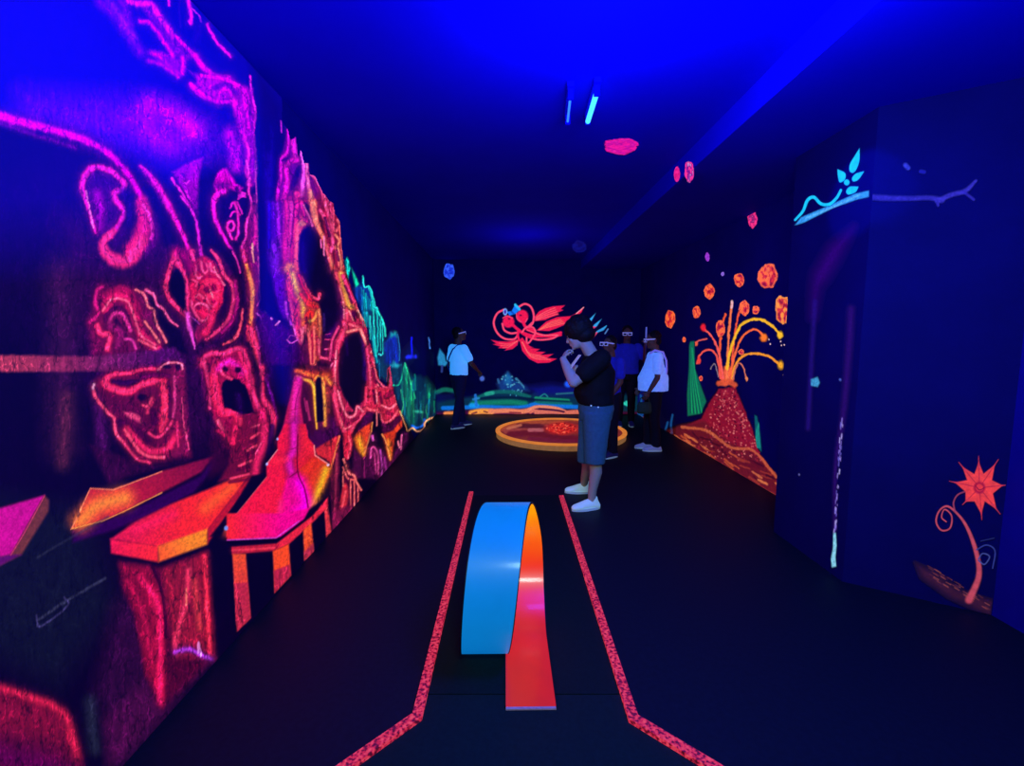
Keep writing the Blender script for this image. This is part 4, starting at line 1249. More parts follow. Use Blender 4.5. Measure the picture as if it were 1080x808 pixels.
for q in range(46):
    x = rnd.gauss(440, 90); y = rnd.uniform(40, 240)
    if y < 25 + abs(x - 400) * 0.75: continue
    Dt((x, y), rnd.uniform(.6, 1.3), rnd.uniform(.6, 1.2), rnd.choice([(60, 150, 190), (30, 110, 150), (90, 170, 190)]), .85)
S([(310, 90), (318, 120)], 2.5, (40, 90, 140), .9)
S([(480, 80), (545, 155)], 2, (60, 130, 170), .8)
S([(120, 262), (230, 215), (330, 205), (450, 210), (600, 250)], 4, (12, 96, 84), .9)
S([(200, 225), (260, 215)], 4, (40, 170, 140), .8)
S([(160, 270), (400, 262), (620, 275)], 3.5, (0, 22, 28), .9)
S([(80, 315), (250, 305), (430, 300), (560, 315)], 6, (14, 124, 86), .95, .7)
S([(660, 262), (780, 272), (960, 285)], 3.4, (20, 132, 92), .95)
S([(640, 280), (800, 292), (960, 300)], 3, (0, 24, 30), .8)
S([(660, 310), (800, 315), (980, 325)], 5, (16, 110, 100), .9)
S([(700, 250), (740, 225), (770, 250)], 1.6, (30, 130, 130), .8)
S([(850, 225), (1000, 215)], 2, (40, 110, 120), .8)
S([(-200, 355), (60, 348), (200, 345), (400, 352), (560, 345), (640, 322), (720, 335), (1040, 345)], 4.4, (14, 110, 215), .97)
S([(62, 330), (110, 330)], 5, (20, 150, 235), .9)
S([(100, 235), (108, 330)], 3, (30, 110, 210), .9)
S([(80, 275), (130, 262)], 2.4, (40, 130, 200), .8)
P([(-260, 392), (60, 372), (240, 362), (520, 362), (620, 352), (660, 335), (760, 338), (860, 352), (930, 378), (1060, 374), (1620, 390), (1620, 440), (60, 424), (-260, 424)], (60, 8, 20), 1, 3)
S([(-180, 405), (-60, 400)], 4, (240, 140, 60), .95)
S([(62, 402), (150, 385), (250, 388)], 6, (250, 160, 44), .97)
S([(240, 385), (400, 380), (520, 388), (620, 372)], 5, (238, 130, 84), .97)
S([(70, 408), (110, 395)], 2, (110, 40, 10), .8)
S([(180, 385), (210, 395)], 1.6, (110, 40, 10), .8)
S([(600, 368), (660, 345), (760, 345), (860, 360), (925, 385)], 3.4, (235, 136, 96), .97)
S([(610, 395), (645, 378), (680, 395)], 3, (220, 110, 80), .95)
S([(660, 392), (820, 388), (940, 398), (1060, 392), (1400, 400)], 5, (220, 112, 82), .97)
S([(690, 362), (850, 376), (920, 390)], 2, (50, 8, 20), .9)
S([(420, 395), (520, 400)], 1.6, (120, 30, 20), .8)
Dt((162, 82), 2.6, 2.8, (70, 100, 200), 1)
Dt((960, 132), 4, 3.6, (30, 92, 255), 1)
P([(1330, 260), (1372, 200), (1390, 120), (1420, 260), (1400, 330), (1340, 330)], (8, 20, 110), .8, 5)
S([(1475, 310), (1520, 330), (1500, 300)], 3, (50, 220, 190), .9)
o = g.mesh('landscape_mural', c, c.cov > 0.12, M_GLOW)
tag(o, 'painted green and blue hills over an orange edge low on the back wall', 'mural')

# the flying two headed bird
g = grid_y(YB - 0.004, (512, 312), (650, 390), 330, 190)
c = g.canvas()
RED, HOT = (240, 22, 58), (255, 70, 100)
c.tile(510, 310, 110, 1080)


def feather(pts, base=(232, 24, 52), n=5, tip=None):
    P(pts, base, 1, .9)


feather([(530, 235), (575, 180), (640, 148), (720, 128), (845, 118), (800, 158), (828, 168), (755, 200), (785, 215), (700, 242), (640, 270), (530, 284)])
for q in range(4):
    S([(545, 240 + q * 10), (640, 185 + q * 20), (740 + q * 10, 145 + q * 20)], 1.1, (255, 96, 96), .8)
feather([(548, 380), (600, 330), (650, 285), (760, 240), (900, 230), (970, 195), (1038, 138), (1015, 190), (950, 245), (860, 280), (830, 325), (760, 355), (680, 385)])
for q in range(4):
    S([(580, 370), (680, 300 + q * 14), (800 + q * 12, 262 + q * 14)], 1.1, (255, 104, 80), .8)
S([(960, 205), (1036, 140)], 1.2, (255, 150, 170), .9)
feather([(372, 480), (400, 450), (440, 500), (480, 540), (520, 558), (490, 560), (585, 572), (545, 595), (642, 602), (590, 632), (725, 622), (660, 662), (760, 672), (680, 712), (560, 718), (470, 672), (400, 590)])
for q in range(4):
    S([(400, 500), (470 + q * 10, 610 + q * 16), (600 + q * 30, 640 + q * 14)], 1.1, (255, 100, 90), .7)
feather([(365, 470), (352, 530), (300, 572), (215, 588), (240, 566), (150, 562), (170, 546), (95, 522), (130, 514), (75, 474), (150, 490), (250, 494)])
for q in range(3):
    S([(350, 490), (260, 520 + q * 15), (160 + q * 20, 510 + q * 24)], 1, (255, 100, 90), .7)
S([(400, 400), (500, 432), (640, 436), (800, 402)], 3, RED, 1)
S([(450, 370), (560, 412), (680, 440), (800, 425)], 2.6, RED, 1)
S([(460, 440), (560, 474), (700, 464), (770, 430)], 2.2, HOT, 1)
S([(450, 372), (600, 425), (760, 425)], 1, (255, 120, 130), .8)
Dt((258, 290), 6.2, 6.2, RED, 1, .15)
Dt((402, 232), 6.2, 6.8, RED, 1, .15)
Dt((265, 258), 1.4, 1, (110, 0, 30), .9)
Dt((385, 222), 1.4, 1, (110, 0, 30), .9)
S([(200, 250), (245, 228), (300, 250)], 1.2, HOT, .9)
S([(340, 200), (350, 260), (420, 300), (455, 255)], 1.2, HOT, .9)
S([(205, 165), (140, 205), (105, 300), (140, 400), (215, 462), (310, 470), (350, 430), (360, 370)], 2.2, HOT, 1)
S([(195, 310), (215, 375), (280, 408), (345, 402)], 2.2, HOT, 1)
S([(365, 135), (428, 104), (490, 135), (520, 220), (505, 310), (440, 355)], 2.2, HOT, 1)
S([(300, 320), (370, 380), (460, 440), (530, 448)], 3.2, RED, 1)
S([(410, 295), (440, 345), (520, 380)], 3.2, RED, 1)
S([(400, 395), (440, 350), (505, 345), (538, 395), (510, 450), (470, 505), (448, 500), (445, 455)], 2, HOT, 1)
S([(365, 380), (355, 430), (370, 480)], 2.4, RED, 1)
S([(460, 340), (500, 300)], 2, HOT, .9)
P([(240, 185), (290, 178), (328, 108), (378, 165), (330, 208), (268, 225)], (18, 120, 245), 1, 1)
S([(328, 112), (372, 160)], 2.6, (40, 190, 255), 1)
S([(290, 185), (310, 205)], 2, (10, 60, 170), .8)
Dt((224, 186), 2.4, 3.8, (120, 170, 255), 1, .2)
Dt((224, 186), 1.2, 2.2, (60, 40, 160), 1, .2)
c.tile(600, 320, 120)
for pts in ([(158, 192), (180, 155), (250, 88), (212, 160), (185, 196)], [(200, 242), (235, 195), (305, 142), (262, 210), (228, 236)]):
    P(pts, (50, 160, 235), 1, .9)
    b0, b1, b2 = pts[0], pts[1], pts[4]
    P([b0, ((b0[0] + b1[0]) / 2 + 3, (b0[1] + b1[1]) / 2 - 6), (b1[0] + 22, b1[1] + 22), b2], (225, 40, 90), 1, .9)
S([(222, 318), (262, 265), (312, 240), (348, 208)], [1.4, 2, 3, 1], (50, 150, 225), 1)
S([(222, 318), (258, 272)], 1.6, (225, 60, 100), 1)
S([(335, 280), (362, 238)], 1.4, (80, 130, 210), .9)
o = g.mesh('bird_mural', c, c.cov > 0.15, M_GLOW)
tag(o, 'red painted bird with two heads, looping necks and feathered wings on the back wall', 'mural')


def planet(gridf, ctr, rx, ry, cols, label, group=None, name='painted_planet', seed=1, craters=7):
    """a round body painted on a wall or ceiling; returns the mesh"""
    g_ = gridf((ctr[0] - rx - 2, ctr[1] - ry - 2), (ctr[0] + rx + 2, ctr[1] + ry + 2), 44, 44)
    c_ = g_.canvas()
    r_ = random.Random(seed)
    n = 13
    ring = [(ctr[0] + math.cos(2 * math.pi * k / n) * rx * r_.uniform(.78, 1.08), ctr[1] + math.sin(2 * math.pi * k / n) * ry * r_.uniform(.8, 1.08)) for k in range(n)]
    c_.poly(ring, cols[0], 1, 1.0, sm=(name == 'painted_planet'))
    v_ = fbm((c_.x - ctr[0]) / (rx * .34) + 40, (c_.y - ctr[1]) / (ry * .30) + 40, seed, 3)
    hot_ = np.clip((v_ - .46) * 7, 0, 1); cold_ = np.clip((.40 - v_) * 8, 0, 1)
    c_.rgb += (np.array(cols[1], float) - c_.rgb) * hot_[:, None]
    c_.rgb += (np.array(cols[2], float) - c_.rgb) * cold_[:, None] * .8
    c_.stroke(ring + ring[:1], max(1.0, min(rx, ry) * .2), cols[1], .8, sm=(name == 'painted_planet'))
    o_ = g_.mesh(name, c_, c_.cov > 0.4, M_GLOW)
    tag(o_, label, 'painted planet' if name == 'painted_planet' else 'painted meteor', group or 'painted planets')
    return o_


def grid_z(z):
    def f(a, b, nu, nv):
        cs = [on_z(px, py, z) for px in (a[0], b[0]) for py in (a[1], b[1])]
        return WallGrid((0, 0, z), (1, 0, 0), (0, 1, 0), np.linspace(min(p[0] for p in cs), max(p[0] for p in cs), nu),
                        np.linspace(min(p[1] for p in cs), max(p[1] for p in cs), nv))
    return f


def wall_x(x):
    return lambda a, b, nu, nv: grid_x(x, a, b, nu, nv)


def wall_y(y):
    return lambda a, b, nu, nv: grid_y(y, a, b, nu, nv)


planet(wall_y(YB - 0.003), (474, 286), 5.6, 8, ((20, 40, 190), (50, 90, 250), (30, 60, 220)), 'blue speckled planet painted high on the back wall', seed=3)
planet(grid_z(ZC - 0.002), (654.5, 154.5), 18.5, 8, ((190, 10, 150), (235, 20, 150), (240, 40, 170)), 'pink oval planet painted on the ceiling beside the cyan tube', seed=4, craters=9)
planet(grid_z(ZC - 0.002), (611, 260), 7, 6, ((4, 6, 84), (6, 16, 120), (6, 10, 100)), 'faint dark blue planet painted on the ceiling above the bird', seed=5, craters=3)
# meteors on the soffit and on the right wall
MET = ((215, 40, 20), (255, 110, 24), (120, 10, 10))
MPK = ((225, 20, 100), (255, 60, 140), (250, 190, 220))
planet(wall_x(SX - 0.003), (714, 183.5), 3, 7.6, ((220, 20, 110), (250, 40, 140), (200, 10, 90)), 'smaller solid pink meteor painted on the soffit edge', 'pink meteors on the soffit', 'painted_meteor', 6, 3)
planet(wall_x(SX - 0.003), (727, 181), 5, 11.5, ((120, 10, 120), (255, 50, 140), (250, 170, 220)), 'larger pink meteor with pale cracks painted on the soffit edge', 'pink meteors on the soffit', 'painted_meteor', 7, 5)
METS = [((793.5, 231), 4.6, 9, ((120, 10, 90), (250, 50, 120), (250, 120, 160)), 'pink ringed meteor high on the right wall below the soffit'),
        ((746, 271), 2, 4.4, ((130, 30, 190), (160, 60, 210), (110, 20, 160)), 'tiny violet meteor near the top of the right wall'),
        ((706.7, 336.7), 4.8, 10, MET, 'orange oval meteor farthest along the right wall, above the woman'),
        ((734.4, 329.5), 3.8, 6.6, MET, 'small red orange meteor just right of the farthest oval one'),
        ((748.3, 307.5), 5.2, 7.6, MET, 'orange meteor above and left of the fountain tips'),
        ((779.5, 295.2), 5.2, 7, MET, 'jagged orange meteor over the middle of the fountain'),
        ((810, 291.6), 9.4, 13.4, MET, 'largest round orange meteor at the top right of the eruption'),
        ((825.2, 327), 7.4, 15.5, ((215, 50, 20), (255, 150, 24), (130, 20, 10)), 'tall jagged orange meteor at the right end of the eruption'),
        ((759.8, 347), 5.2, 8.6, MET, 'orange meteor caught among the fountain stems'),
        ((785, 325), 5.2, 7.6, MET, 'orange meteor behind the tallest fountain stems'),
        ((797.2, 327), 3.6, 4.2, MET, 'little red meteor right of the tallest stems'),
        ((762.2, 289), 1.6, 1.7, ((110, 80, 190), (140, 100, 220), (80, 50, 150)), 'tiny lilac meteor above the fountain'),
        ((721.6, 358.2), 1.5, 2.5, MET, 'tiny red meteor low beside the green tube plant'),
        ((739, 399.2), 1.7, 2.5, MET, 'tiny red meteor lowest of all, left of the cone'),
        ((781.6, 371.4), 2.6, 2.8, MET, 'little red meteor between the lower fountain arcs')]
for q, (ct, rx, ry, cl, lb) in enumerate(METS):
    planet(wall_x(XR - 0.003), ct, rx, ry, cl, lb, 'meteors on the right wall', 'painted_meteor', 20 + q, 6 if rx > 4 else 2)

# ------------------------------------------------------------------ right wall: the volcano
g = grid_x(XR - 0.002, (700, 312), (822, 528), 240, 400)
c = g.canvas(.8, 3.0)
c.tile(680, 250, 180, 519)
c.alb[:] = .3
P([(225, 462), (275, 455), (330, 590), (350, 660), (402, 725), (402, 790), (300, 732), (108, 616), (100, 600), (130, 570), (172, 552), (195, 505)], (132, 14, 32), 1, 2)
P([(60, 590), (110, 570), (180, 560), (260, 625), (340, 660), (402, 735), (402, 790), (300, 732), (108, 616)], (96, 18, 22), .9, 4)
rnd = random.Random(2)
for q in range(520):
    t = rnd.random(); y = 465 + t * 215
    x = rnd.uniform(225 - t * 78, 275 + t * 85)
    Dt((x, y), rnd.uniform(.5, 1.1), rnd.uniform(.5, 1.1), rnd.choice([(210, 90, 90), (170, 40, 50), (60, 0, 14), (230, 130, 120), (140, 20, 40)]), .75, keep=False)
for q in range(40):
    t = rnd.random()
    x = 90 + t * 310; y = 600 + t * 150 + rnd.uniform(-34, 20)
    S([(x, y), (x + rnd.uniform(14, 40), y + rnd.uniform(8, 26))], rnd.uniform(1.2, 2.6), rnd.choice([(190, 80, 40), (150, 50, 30), (210, 110, 60), (90, 10, 20), (60, 4, 14)]), .8, keep=False)
S([(112, 578), (190, 590), (262, 640), (330, 650), (400, 730)], 3, (200, 96, 52), .8)
S([(108, 616), (300, 732), (402, 788)], 2.4, (160, 66, 40), .8)
for pts, w_, cl in (
        ([(245, 445), (250, 400), (262, 430)], 8, (235, 90, 50)),
        ([(235, 440), (228, 350), (238, 260), (246, 235)], 3, (250, 90, 44)),
        ([(250, 440), (255, 300), (266, 200)], 3, (255, 120, 70)),
        ([(262, 430), (270, 330), (284, 240), (300, 205)], 2.6, (250, 84, 50)),
        ([(250, 400), (262, 340), (292, 270), (340, 250), (380, 265), (412, 297)], 3.4, (255, 186, 24)),
        ([(258, 420), (268, 380), (290, 315), (320, 285), (345, 285), (362, 305)], 3, (255, 104, 50)),
        ([(265, 430), (275, 390), (300, 362), (335, 354), (380, 365), (414, 392)], 3, (250, 150, 30)),
        ([(238, 430), (228, 360), (205, 305), (178, 278)], 2.6, (250, 90, 84)),
        ([(230, 430), (218, 360), (192, 343), (168, 360), (160, 385)], 2.6, (245, 84, 74)),
        ([(268, 430), (284, 386), (300, 396), (310, 432)], 2, (210, 110, 90)),
        ([(224, 425), (212, 386), (200, 402)], 1.6, (130, 110, 130)),
        ([(152, 325), (168, 314), (190, 310)], 2.2, (220, 84, 80))):
    S(pts, w_ * .86, cl, .97)
S([(226, 446), (250, 440), (275, 450)], 6, (225, 84, 40), .9)
S([(266, 195), (265, 215)], 2.4, (235, 180, 200), .9)
Dt((412, 298), 3.2, 4.2, (255, 190, 30), 1)
Dt((362, 306), 4, 4.4, (255, 120, 20), 1)
Dt((178, 275), 2.8, 4.2, (235, 30, 44), 1)
Dt((165, 375), 2.2, 4, (235, 60, 50), 1)
Dt((155, 325), 2.4, 2.4, (230, 90, 60), 1)
Dt((414, 390), 3.2, 4.6, (250, 170, 20), 1, .5)
Dt((310, 433), 1.4, 2.4, (230, 130, 80), 1)
for x, y in ((378, 312), (382, 326), (413, 318), (416, 330), (425, 328), (423, 420)):
    Dt((x, y), .9, 1, (235, 190, 210), .95)
vol = empty('volcano_mural', (XR - 0.002, float(on_x(770, 480, XR)[1]), 0.0))
c.part[:] = np.where(c.cov > .2, 1, 0)
c.part[(c.y < 250 + 448 / 2.883) & (c.part > 0)] = 2
g.mesh('cone', c, (c.part == 1).astype(int), M_GLOW, vol)
g.mesh('lava_fountain', c, (c.part == 2).astype(int), M_GLOW, vol)['label'] = 'orange and yellow arching lava'
tag(vol, 'red speckled volcano painting with an orange arching lava fountain on the right wall', 'mural')

for pts, lb, nm in (([(135, 330), (138, 318), (151, 316), (153, 400), (170, 450), (188, 500), (170, 538), (130, 545), (128, 480), (134, 400)], 'green tube plant painted left of the volcano', 'painted_plant'),
                    ([(333, 540), (342, 545), (352, 600), (356, 655), (342, 640), (336, 600)], 'dim teal plant painted against the right flank of the volcano', 'painted_plant')):
    x0 = min(p[0] for p in pts) / 2.883 + 680; x1 = max(p[0] for p in pts) / 2.883 + 680
    y0 = min(p[1] for p in pts) / 2.883 + 250; y1 = max(p[1] for p in pts) / 2.883 + 250
    g = grid_x(XR - 0.004, (x0, y0), (x1, y1), 50, 140)
    c = g.canvas(); c.tile(680, 250, 180, 519)
    dim = 'dim' in lb
    P(pts, (6, 84, 80) if dim else (8, 104, 60), 1, 1.6)
    for q in range(8):
        xx = pts[0][0] + 4 + q * (2 if dim else 5)
        S([(pts[1][0] + 6, pts[1][1] + 20), ((pts[1][0] + xx) / 2, 440 if not dim else 590), (xx, 535 if not dim else 640)], 1.4, (20, 130, 110) if dim else ((20, 170, 90) if q % 2 else (4, 70, 50)), .7, keep=False)
    o = g.mesh(nm, c, c.cov > 0.3, M_GLOW)
    tag(o, lb, 'painted plant')

# far low end of the right wall: orange ledge and blue weeds
g = grid_x(XR - 0.002, (666, 395), (722, 476), 160, 180)
c = g.canvas(); c.tile(620, 400, 120)
P([(420, 60), (570, 60), (700, 380), (800, 380), (800, 560), (680, 540), (560, 440), (410, 350)], (2, 4, 26), .6, 8)
S([(415, 340), (490, 362), (550, 410), (608, 465)], [3, 5, 4.4, 2.5], (238, 124, 86), 1)
S([(460, 365), (500, 385)], 2.4, (255, 150, 50), .9)
S([(590, 440), (640, 500), (690, 515), (740, 520), (775, 495)], [2, 2.4, 3.4, 3.4, 2.4], (150, 66, 80), .95)
Dt((745, 512), 2, 1.6, (60, 0, 30), .9)
P([(440, 20), (500, 0), (560, 120), (560, 330), (500, 350), (420, 320), (430, 200)], (6, 16, 110), .75, 8)
for pts in ([(430, 130), (440, 220), (420, 290)], [(480, 330), (495, 240), (490, 150)], [(500, 340), (530, 250), (540, 180)], [(430, 300), (470, 320)], [(720, 470), (740, 400)], [(780, 500), (770, 420), (785, 330)]):
    S(pts, 2.4, (16, 84, 150), .8)
S([(440, 90), (438, 120)], 2.6, (110, 150, 230), .9)
o = g.mesh('ledge_mural', c, c.cov > 0.2, M_GLOW)
tag(o, 'painted orange ledge with blue weeds low on the right wall behind the woman', 'mural')

# ------------------------------------------------------------------ pillar: vine, branch, trunk, flower
g = grid_x(PX - 0.003, (836, 150), (909.5, 238), 170, 190)
c = g.canvas(); c.tile(820, 130, 260, 1050)
CY = (24, 205, 255)
S([(75, 412), (108, 375), (128, 328), (155, 315), (185, 343), (222, 345), (252, 318), (270, 285)], [2.4, 3, 3.4, 3.4, 3.4, 3.4, 3, 2.6], CY, 1, .3)
for pts in ([(350, 105), (348, 165), (328, 208), (308, 205), (308, 175), (328, 140)], [(255, 195), (288, 212), (287, 240), (265, 252), (257, 225)], [(370, 204), (345, 240), (322, 248), (318, 232), (335, 214)], [(346, 270), (332, 294), (302, 304), (292, 290), (308, 270)]):
    P(pts, CY, 1, .9, sm=True)
Dt((295, 252), 3, 3.2, CY, 1, .2)
o = g.mesh('vine_mural', c, c.cov > 0.4, M_GLOW)
tag(o, 'glowing cyan flower on a wavy stem painted on the pillar side', 'mural')

M_DIM = glow_paint('dim_blue_paint', (20, 12, 82), 0.5, 50.0, 1.0)
br = empty('branch_mural', (PX - 0.003, PY1, 2.2))
tag(br, 'pale blue branch painted around the pillar corner below the cyan flower', 'mural')
CXP = float(measure(np.array([[PX, PY1, 2.4]]))[0][0])
g = grid_x(PX - 0.002, (837, 196), (CXP, 242), 160, 90)
c = g.canvas(); c.tile(820, 130, 260, 1050)
P([(72, 436), (100, 400), (220, 350), (330, 300), (390, 286), (390, 314), (340, 325), (240, 360), (110, 425)], (50, 150, 236), 1, 1.5)
S([(120, 405), (230, 360), (350, 305)], 2, (100, 190, 250), .7)
g.mesh('lit_branch', c, (c.cov > 0.4), M_DIM, br)
FN = np.array([PNR[1] - PY1, -(PNR[0] - PX), 0]); FN = FN / np.linalg.norm(FN)
FU = np.array([PNR[0] - PX, PNR[1] - PY1, 0]); FL = np.linalg.norm(FU); FU = FU / FL
FO = np.array([PX, PY1, 0]) + FN * 0.003


def grid_face(a, b, nu, nv):
    cs = [on_plane(px, py, FO, FN) - FO for px in (a[0], b[0]) for py in (a[1], b[1])]
    us = [p.dot(FU) for p in cs]; vs = [p[2] for p in cs]
    return WallGrid(FO, FU, (0, 0, 1), np.linspace(max(min(us), 0.002), min(max(us), FL - 0.004), nu), np.linspace(max(min(vs), 0.003), max(vs), nv))


g = grid_face((905, 160), (1035, 225), 180, 110)
c = g.canvas(); c.tile(820, 130, 260, 1050)
S([(340, 310), (450, 318), (560, 320), (650, 318), (700, 328)], [6, 6, 5, 5, 6], (44, 38, 170), .95, .6)  # same branch in darker colour: weaker light on this face is painted in
S([(680, 332), (740, 305), (800, 288), (845, 245)], [5, 5, 5, 3], (50, 44, 180), .95, .6)
S([(790, 290), (836, 325)], 3, (40, 34, 160), .9)
S([(680, 330), (684, 350)], 3, (40, 34, 160), .9)
S([(545, 178), (556, 190)], 5, (50, 60, 220), .9)
S([(610, 205), (625, 208)], 4, (24, 24, 170), .9)
g.mesh('dim_branch', c, c.cov > 0.3, M_DIM, br)

tr = empty('tree_mural', (PX - 0.003, 3.0, 1.2))
tag(tr, 'dim violet tree trunk streaks with white drips painted on the pillar', 'mural')
g = grid_x(PX - 0.002, (839, 236), (CXP - 2, 612), 150, 380)
c = g.canvas(); c.tile(820, 130, 260, 1050)
P([(325, 440), (300, 510), (260, 590), (215, 665), (185, 700), (160, 830), (140, 830), (142, 700), (150, 640), (220, 520)], (44, 0, 84), .9, 14)
S([(160, 760), (145, 1000), (130, 1300)], 5, (30, 10, 104), .8, .9)
c.tile(820, 330, 260, 637)
S([(190, -10), (184, 100), (170, 260), (150, 400), (148, 560)], [7, 7, 6, 4, 4], (44, 8, 84), .8, 1)
rnd = random.Random(4)
for q in range(46):
    t = rnd.random() ** .8
    y = 260 + t * 300; x = 168 - t * 20 + rnd.uniform(-3, 3)
    S([(x, y), (x - 1, y + rnd.uniform(4, 14))], rnd.uniform(.8, 1.6), rnd.choice([(130, 110, 210), (90, 80, 180), (170, 160, 230)]), .85)
P([(144, 570), (151, 568), (153, 600), (150, 632), (152, 655), (140, 658), (138, 635), (143, 610)], (130, 200, 225), 1, 1)
P([(86, 172), (104, 165), (110, 180), (104, 192), (86, 188)], (60, 150, 200), .95, 1.4)
Dt((162, 173), 1.4, 1.4, (80, 100, 210), .9)
Dt((56, 418), 1, 1.2, (110, 110, 200), .8)
g.mesh('trunk_streaks', c, c.cov > 0.06, M_DIM, tr)

g = grid_face((955, 470), (1046, 652), 210, 360)
c = g.canvas(); c.tile(820, 330, 260, 637)
P([(355, 645), (400, 665), (470, 715), (560, 745), (552, 785), (520, 772), (440, 735), (370, 685)], (60, 22, 20), .85, 10)
rnd = random.Random(8)
for q in range(60):
    t = rnd.random(); x = 370 + t * 170; y = 655 + t * 100 + rnd.uniform(-14, 14)
    S([(x, y), (x + 12, y + 7)], 1.1, rnd.choice([(120, 54, 40), (90, 40, 30), (140, 70, 50), (50, 14, 14)]), .7)
S([(495, 742), (518, 690), (520, 650), (508, 600), (490, 555), (470, 525), (440, 500), (418, 512), (410, 540), (424, 562), (446, 556), (450, 525), (432, 508), (424, 528), (436, 540)],
  [8, 6.5, 5.5, 4.5, 3.4, 2.6, 2.2, 1.9, 1.8, 1.8, 1.8, 1.6, 1.5, 1.4, 1.3], (190, 70, 82), .95)
S([(458, 512), (455, 490), (466, 470), (490, 460)], 1.8, (150, 56, 80), .9)
S([(515, 612), (540, 600), (562, 615), (556, 660)], 1.6, (44, 54, 140), .9)
S([(520, 640), (535, 650), (548, 630), (530, 622), (520, 636)], 1.6, (60, 70, 150), .9)
S([(525, 590), (560, 582)], 1.2, (36, 44, 120), .8)
star = []
for q, (x, y) in enumerate([(520, 385), (562, 392), (582, 446), (566, 508), (527, 520), (486, 488), (458, 438), (478, 398)]):
    star.append((x, y))
    a0 = math.atan2(y - 452, x - 522)
    nx = [(520, 385), (562, 392), (582, 446), (566, 508), (527, 520), (486, 488), (458, 438), (478, 398)][(q + 1) % 8]
    a1 = math.atan2(nx[1] - 452, nx[0] - 522)
    if a1 < a0: a1 += 2 * math.pi
    m = (a0 + a1) / 2
    star.append((522 + 38 * math.cos(m), 452 + 38 * math.sin(m)))
c.alb[:] = .3
P(star, (226, 60, 44), 1, 1.2)
for q in range(0, 16, 2):
    S([(522, 452), star[q]], 1, (150, 20, 30), .6)
    S([((star[q][0] * 3 + 522) / 4, (star[q][1] * 3 + 452) / 4), (star[q][0] + (star[q][0] - 522) * .22, star[q][1] + (star[q][1] - 452) * .22)], [2, .8], (200, 50, 60), .8)
Dt((522, 452), 6, 6, (150, 14, 26), 1, .2)
Dt((522, 452), 4, 4, (225, 54, 40), 1, .2)
S([(512, 447), (522, 458), (534, 452)], 1, (110, 8, 20), .8)
o = g.mesh('flower_mural', c, c.cov > 0.25, M_GLOW)
tag(o, 'red star shaped flower with a curling stem painted on the pillar front', 'mural')

# ------------------------------------------------------------------ the lane
def flo(px, py, z=0.0):
    return on_z(px, py, z)


M_MAT = plain('dark_green_lane_mat', (14, 30, 32), 0.8, 0.35, 60.0, spec=0.12, bump=0.05)
M_TEE = plain('dark_tee_mat', (16, 34, 36), 0.8, 0.35, 60.0, spec=0.12, bump=0.05)
L0, L1, L2 = flo(497, 521), flo(440, 760), flo(330, 838)
R0, R1, R2 = flo(592, 525), flo(668, 762), flo(792, 838)
ml, mr = flo(446, 733), flo(661, 733)
yfar = (L0[1] + R0[1]) / 2
bm = bmesh.new()
add_prism(bm, [(ml[0], ml[1]), (mr[0], mr[1]), (R0[0], yfar), (L0[0], yfar)], 0.001, 0.006)
lane = obj('lane_mat', bm, M_MAT)
tag(lane, 'dark lane mat under the loop between the two red borders', 'mat')
bm = bmesh.new()
add_prism(bm, [(L2[0], L2[1]), (R2[0], R2[1]), (R1[0], R1[1]), (mr[0], mr[1] - 0.006), (ml[0], ml[1] - 0.006), (L1[0], L1[1])], 0.001, 0.006)
tee = obj('tee_mat', bm, M_TEE)
tag(tee, 'dark green flared tee mat in front of the loop', 'mat')

# red speckled borders
m, nt, N, LK, b = new_mat('red_speckled_border_paint')
tc = N.new('ShaderNodeTexCoord')
nz = N.new('ShaderNodeTexNoise'); nz.inputs['Scale'].default_value = 70; nz.inputs['Detail'].default_value = 5
LK.new(tc.outputs['Object'], nz.inputs['Vector'])
cr = N.new('ShaderNodeValToRGB')
cr.color_ramp.elements[0].position = 0.40; cr.color_ramp.elements[0].color = (*lin((70, 4, 24)), 1)
cr.color_ramp.elements[1].position = 0.50; cr.color_ramp.elements[1].color = (*lin((206, 34, 66)), 1)
e = cr.color_ramp.elements.new(0.68); e.color = (*lin((236, 80, 100)), 1)
LK.new(nz.outputs['Fac'], cr.inputs[0])
LK.new(cr.outputs[0], b.inputs['Emission Color']); b.inputs['Emission Strength'].default_value = 0.85
b.inputs['Base Color'].default_value = (*lin((120, 20, 40)), 1); b.inputs['Roughness'].default_value = 0.6
M_BORDER = m


def border(pts, lab):
    w_ = 0.042
    bm_ = bmesh.new()
    P2 = [Vector((p[0], p[1])) for p in pts]
    off = []
    for i in range(len(P2)):
        d0 = (P2[i] - P2[i - 1]).normalized() if i else None
        d1 = (P2[i + 1] - P2[i]).normalized() if i < len(P2) - 1 else None
        n0 = Vector((-d0.y, d0.x)) if d0 is not None else None
        n1 = Vector((-d1.y, d1.x)) if d1 is not None else None
        if n0 is None: n = n1
        elif n1 is None: n = n0
        else:
            n = (n0 + n1).normalized(); n = n / max(.5, n.dot(n0))
        off.append(n * w_ / 2)
    add = [P2[i] + off[i] for i in range(len(P2))] + [P2[i] - off[i] for i in reversed(range(len(P2)))]
    lo = [bm_.verts.new((p.x, p.y, 0.007)) for p in add]; hi = [bm_.verts.new((p.x, p.y, 0.026)) for p in add]
    n = len(add); k = len(P2)
    for i in range(k - 1):
        bm_.faces.new((hi[i], hi[i + 1], hi[n - 2 - i], hi[n - 1 - i]))
        bm_.faces.new((lo[i], lo[n - 1 - i], lo[n - 2 - i], lo[i + 1]))
    for i in range(n):
        bm_.faces.new((lo[i], lo[(i + 1) % n], hi[(i + 1) % n], hi[i]))
    o_ = obj('lane_border', bm_, M_BORDER)
    tag(o_, lab, 'border', 'red lane borders')


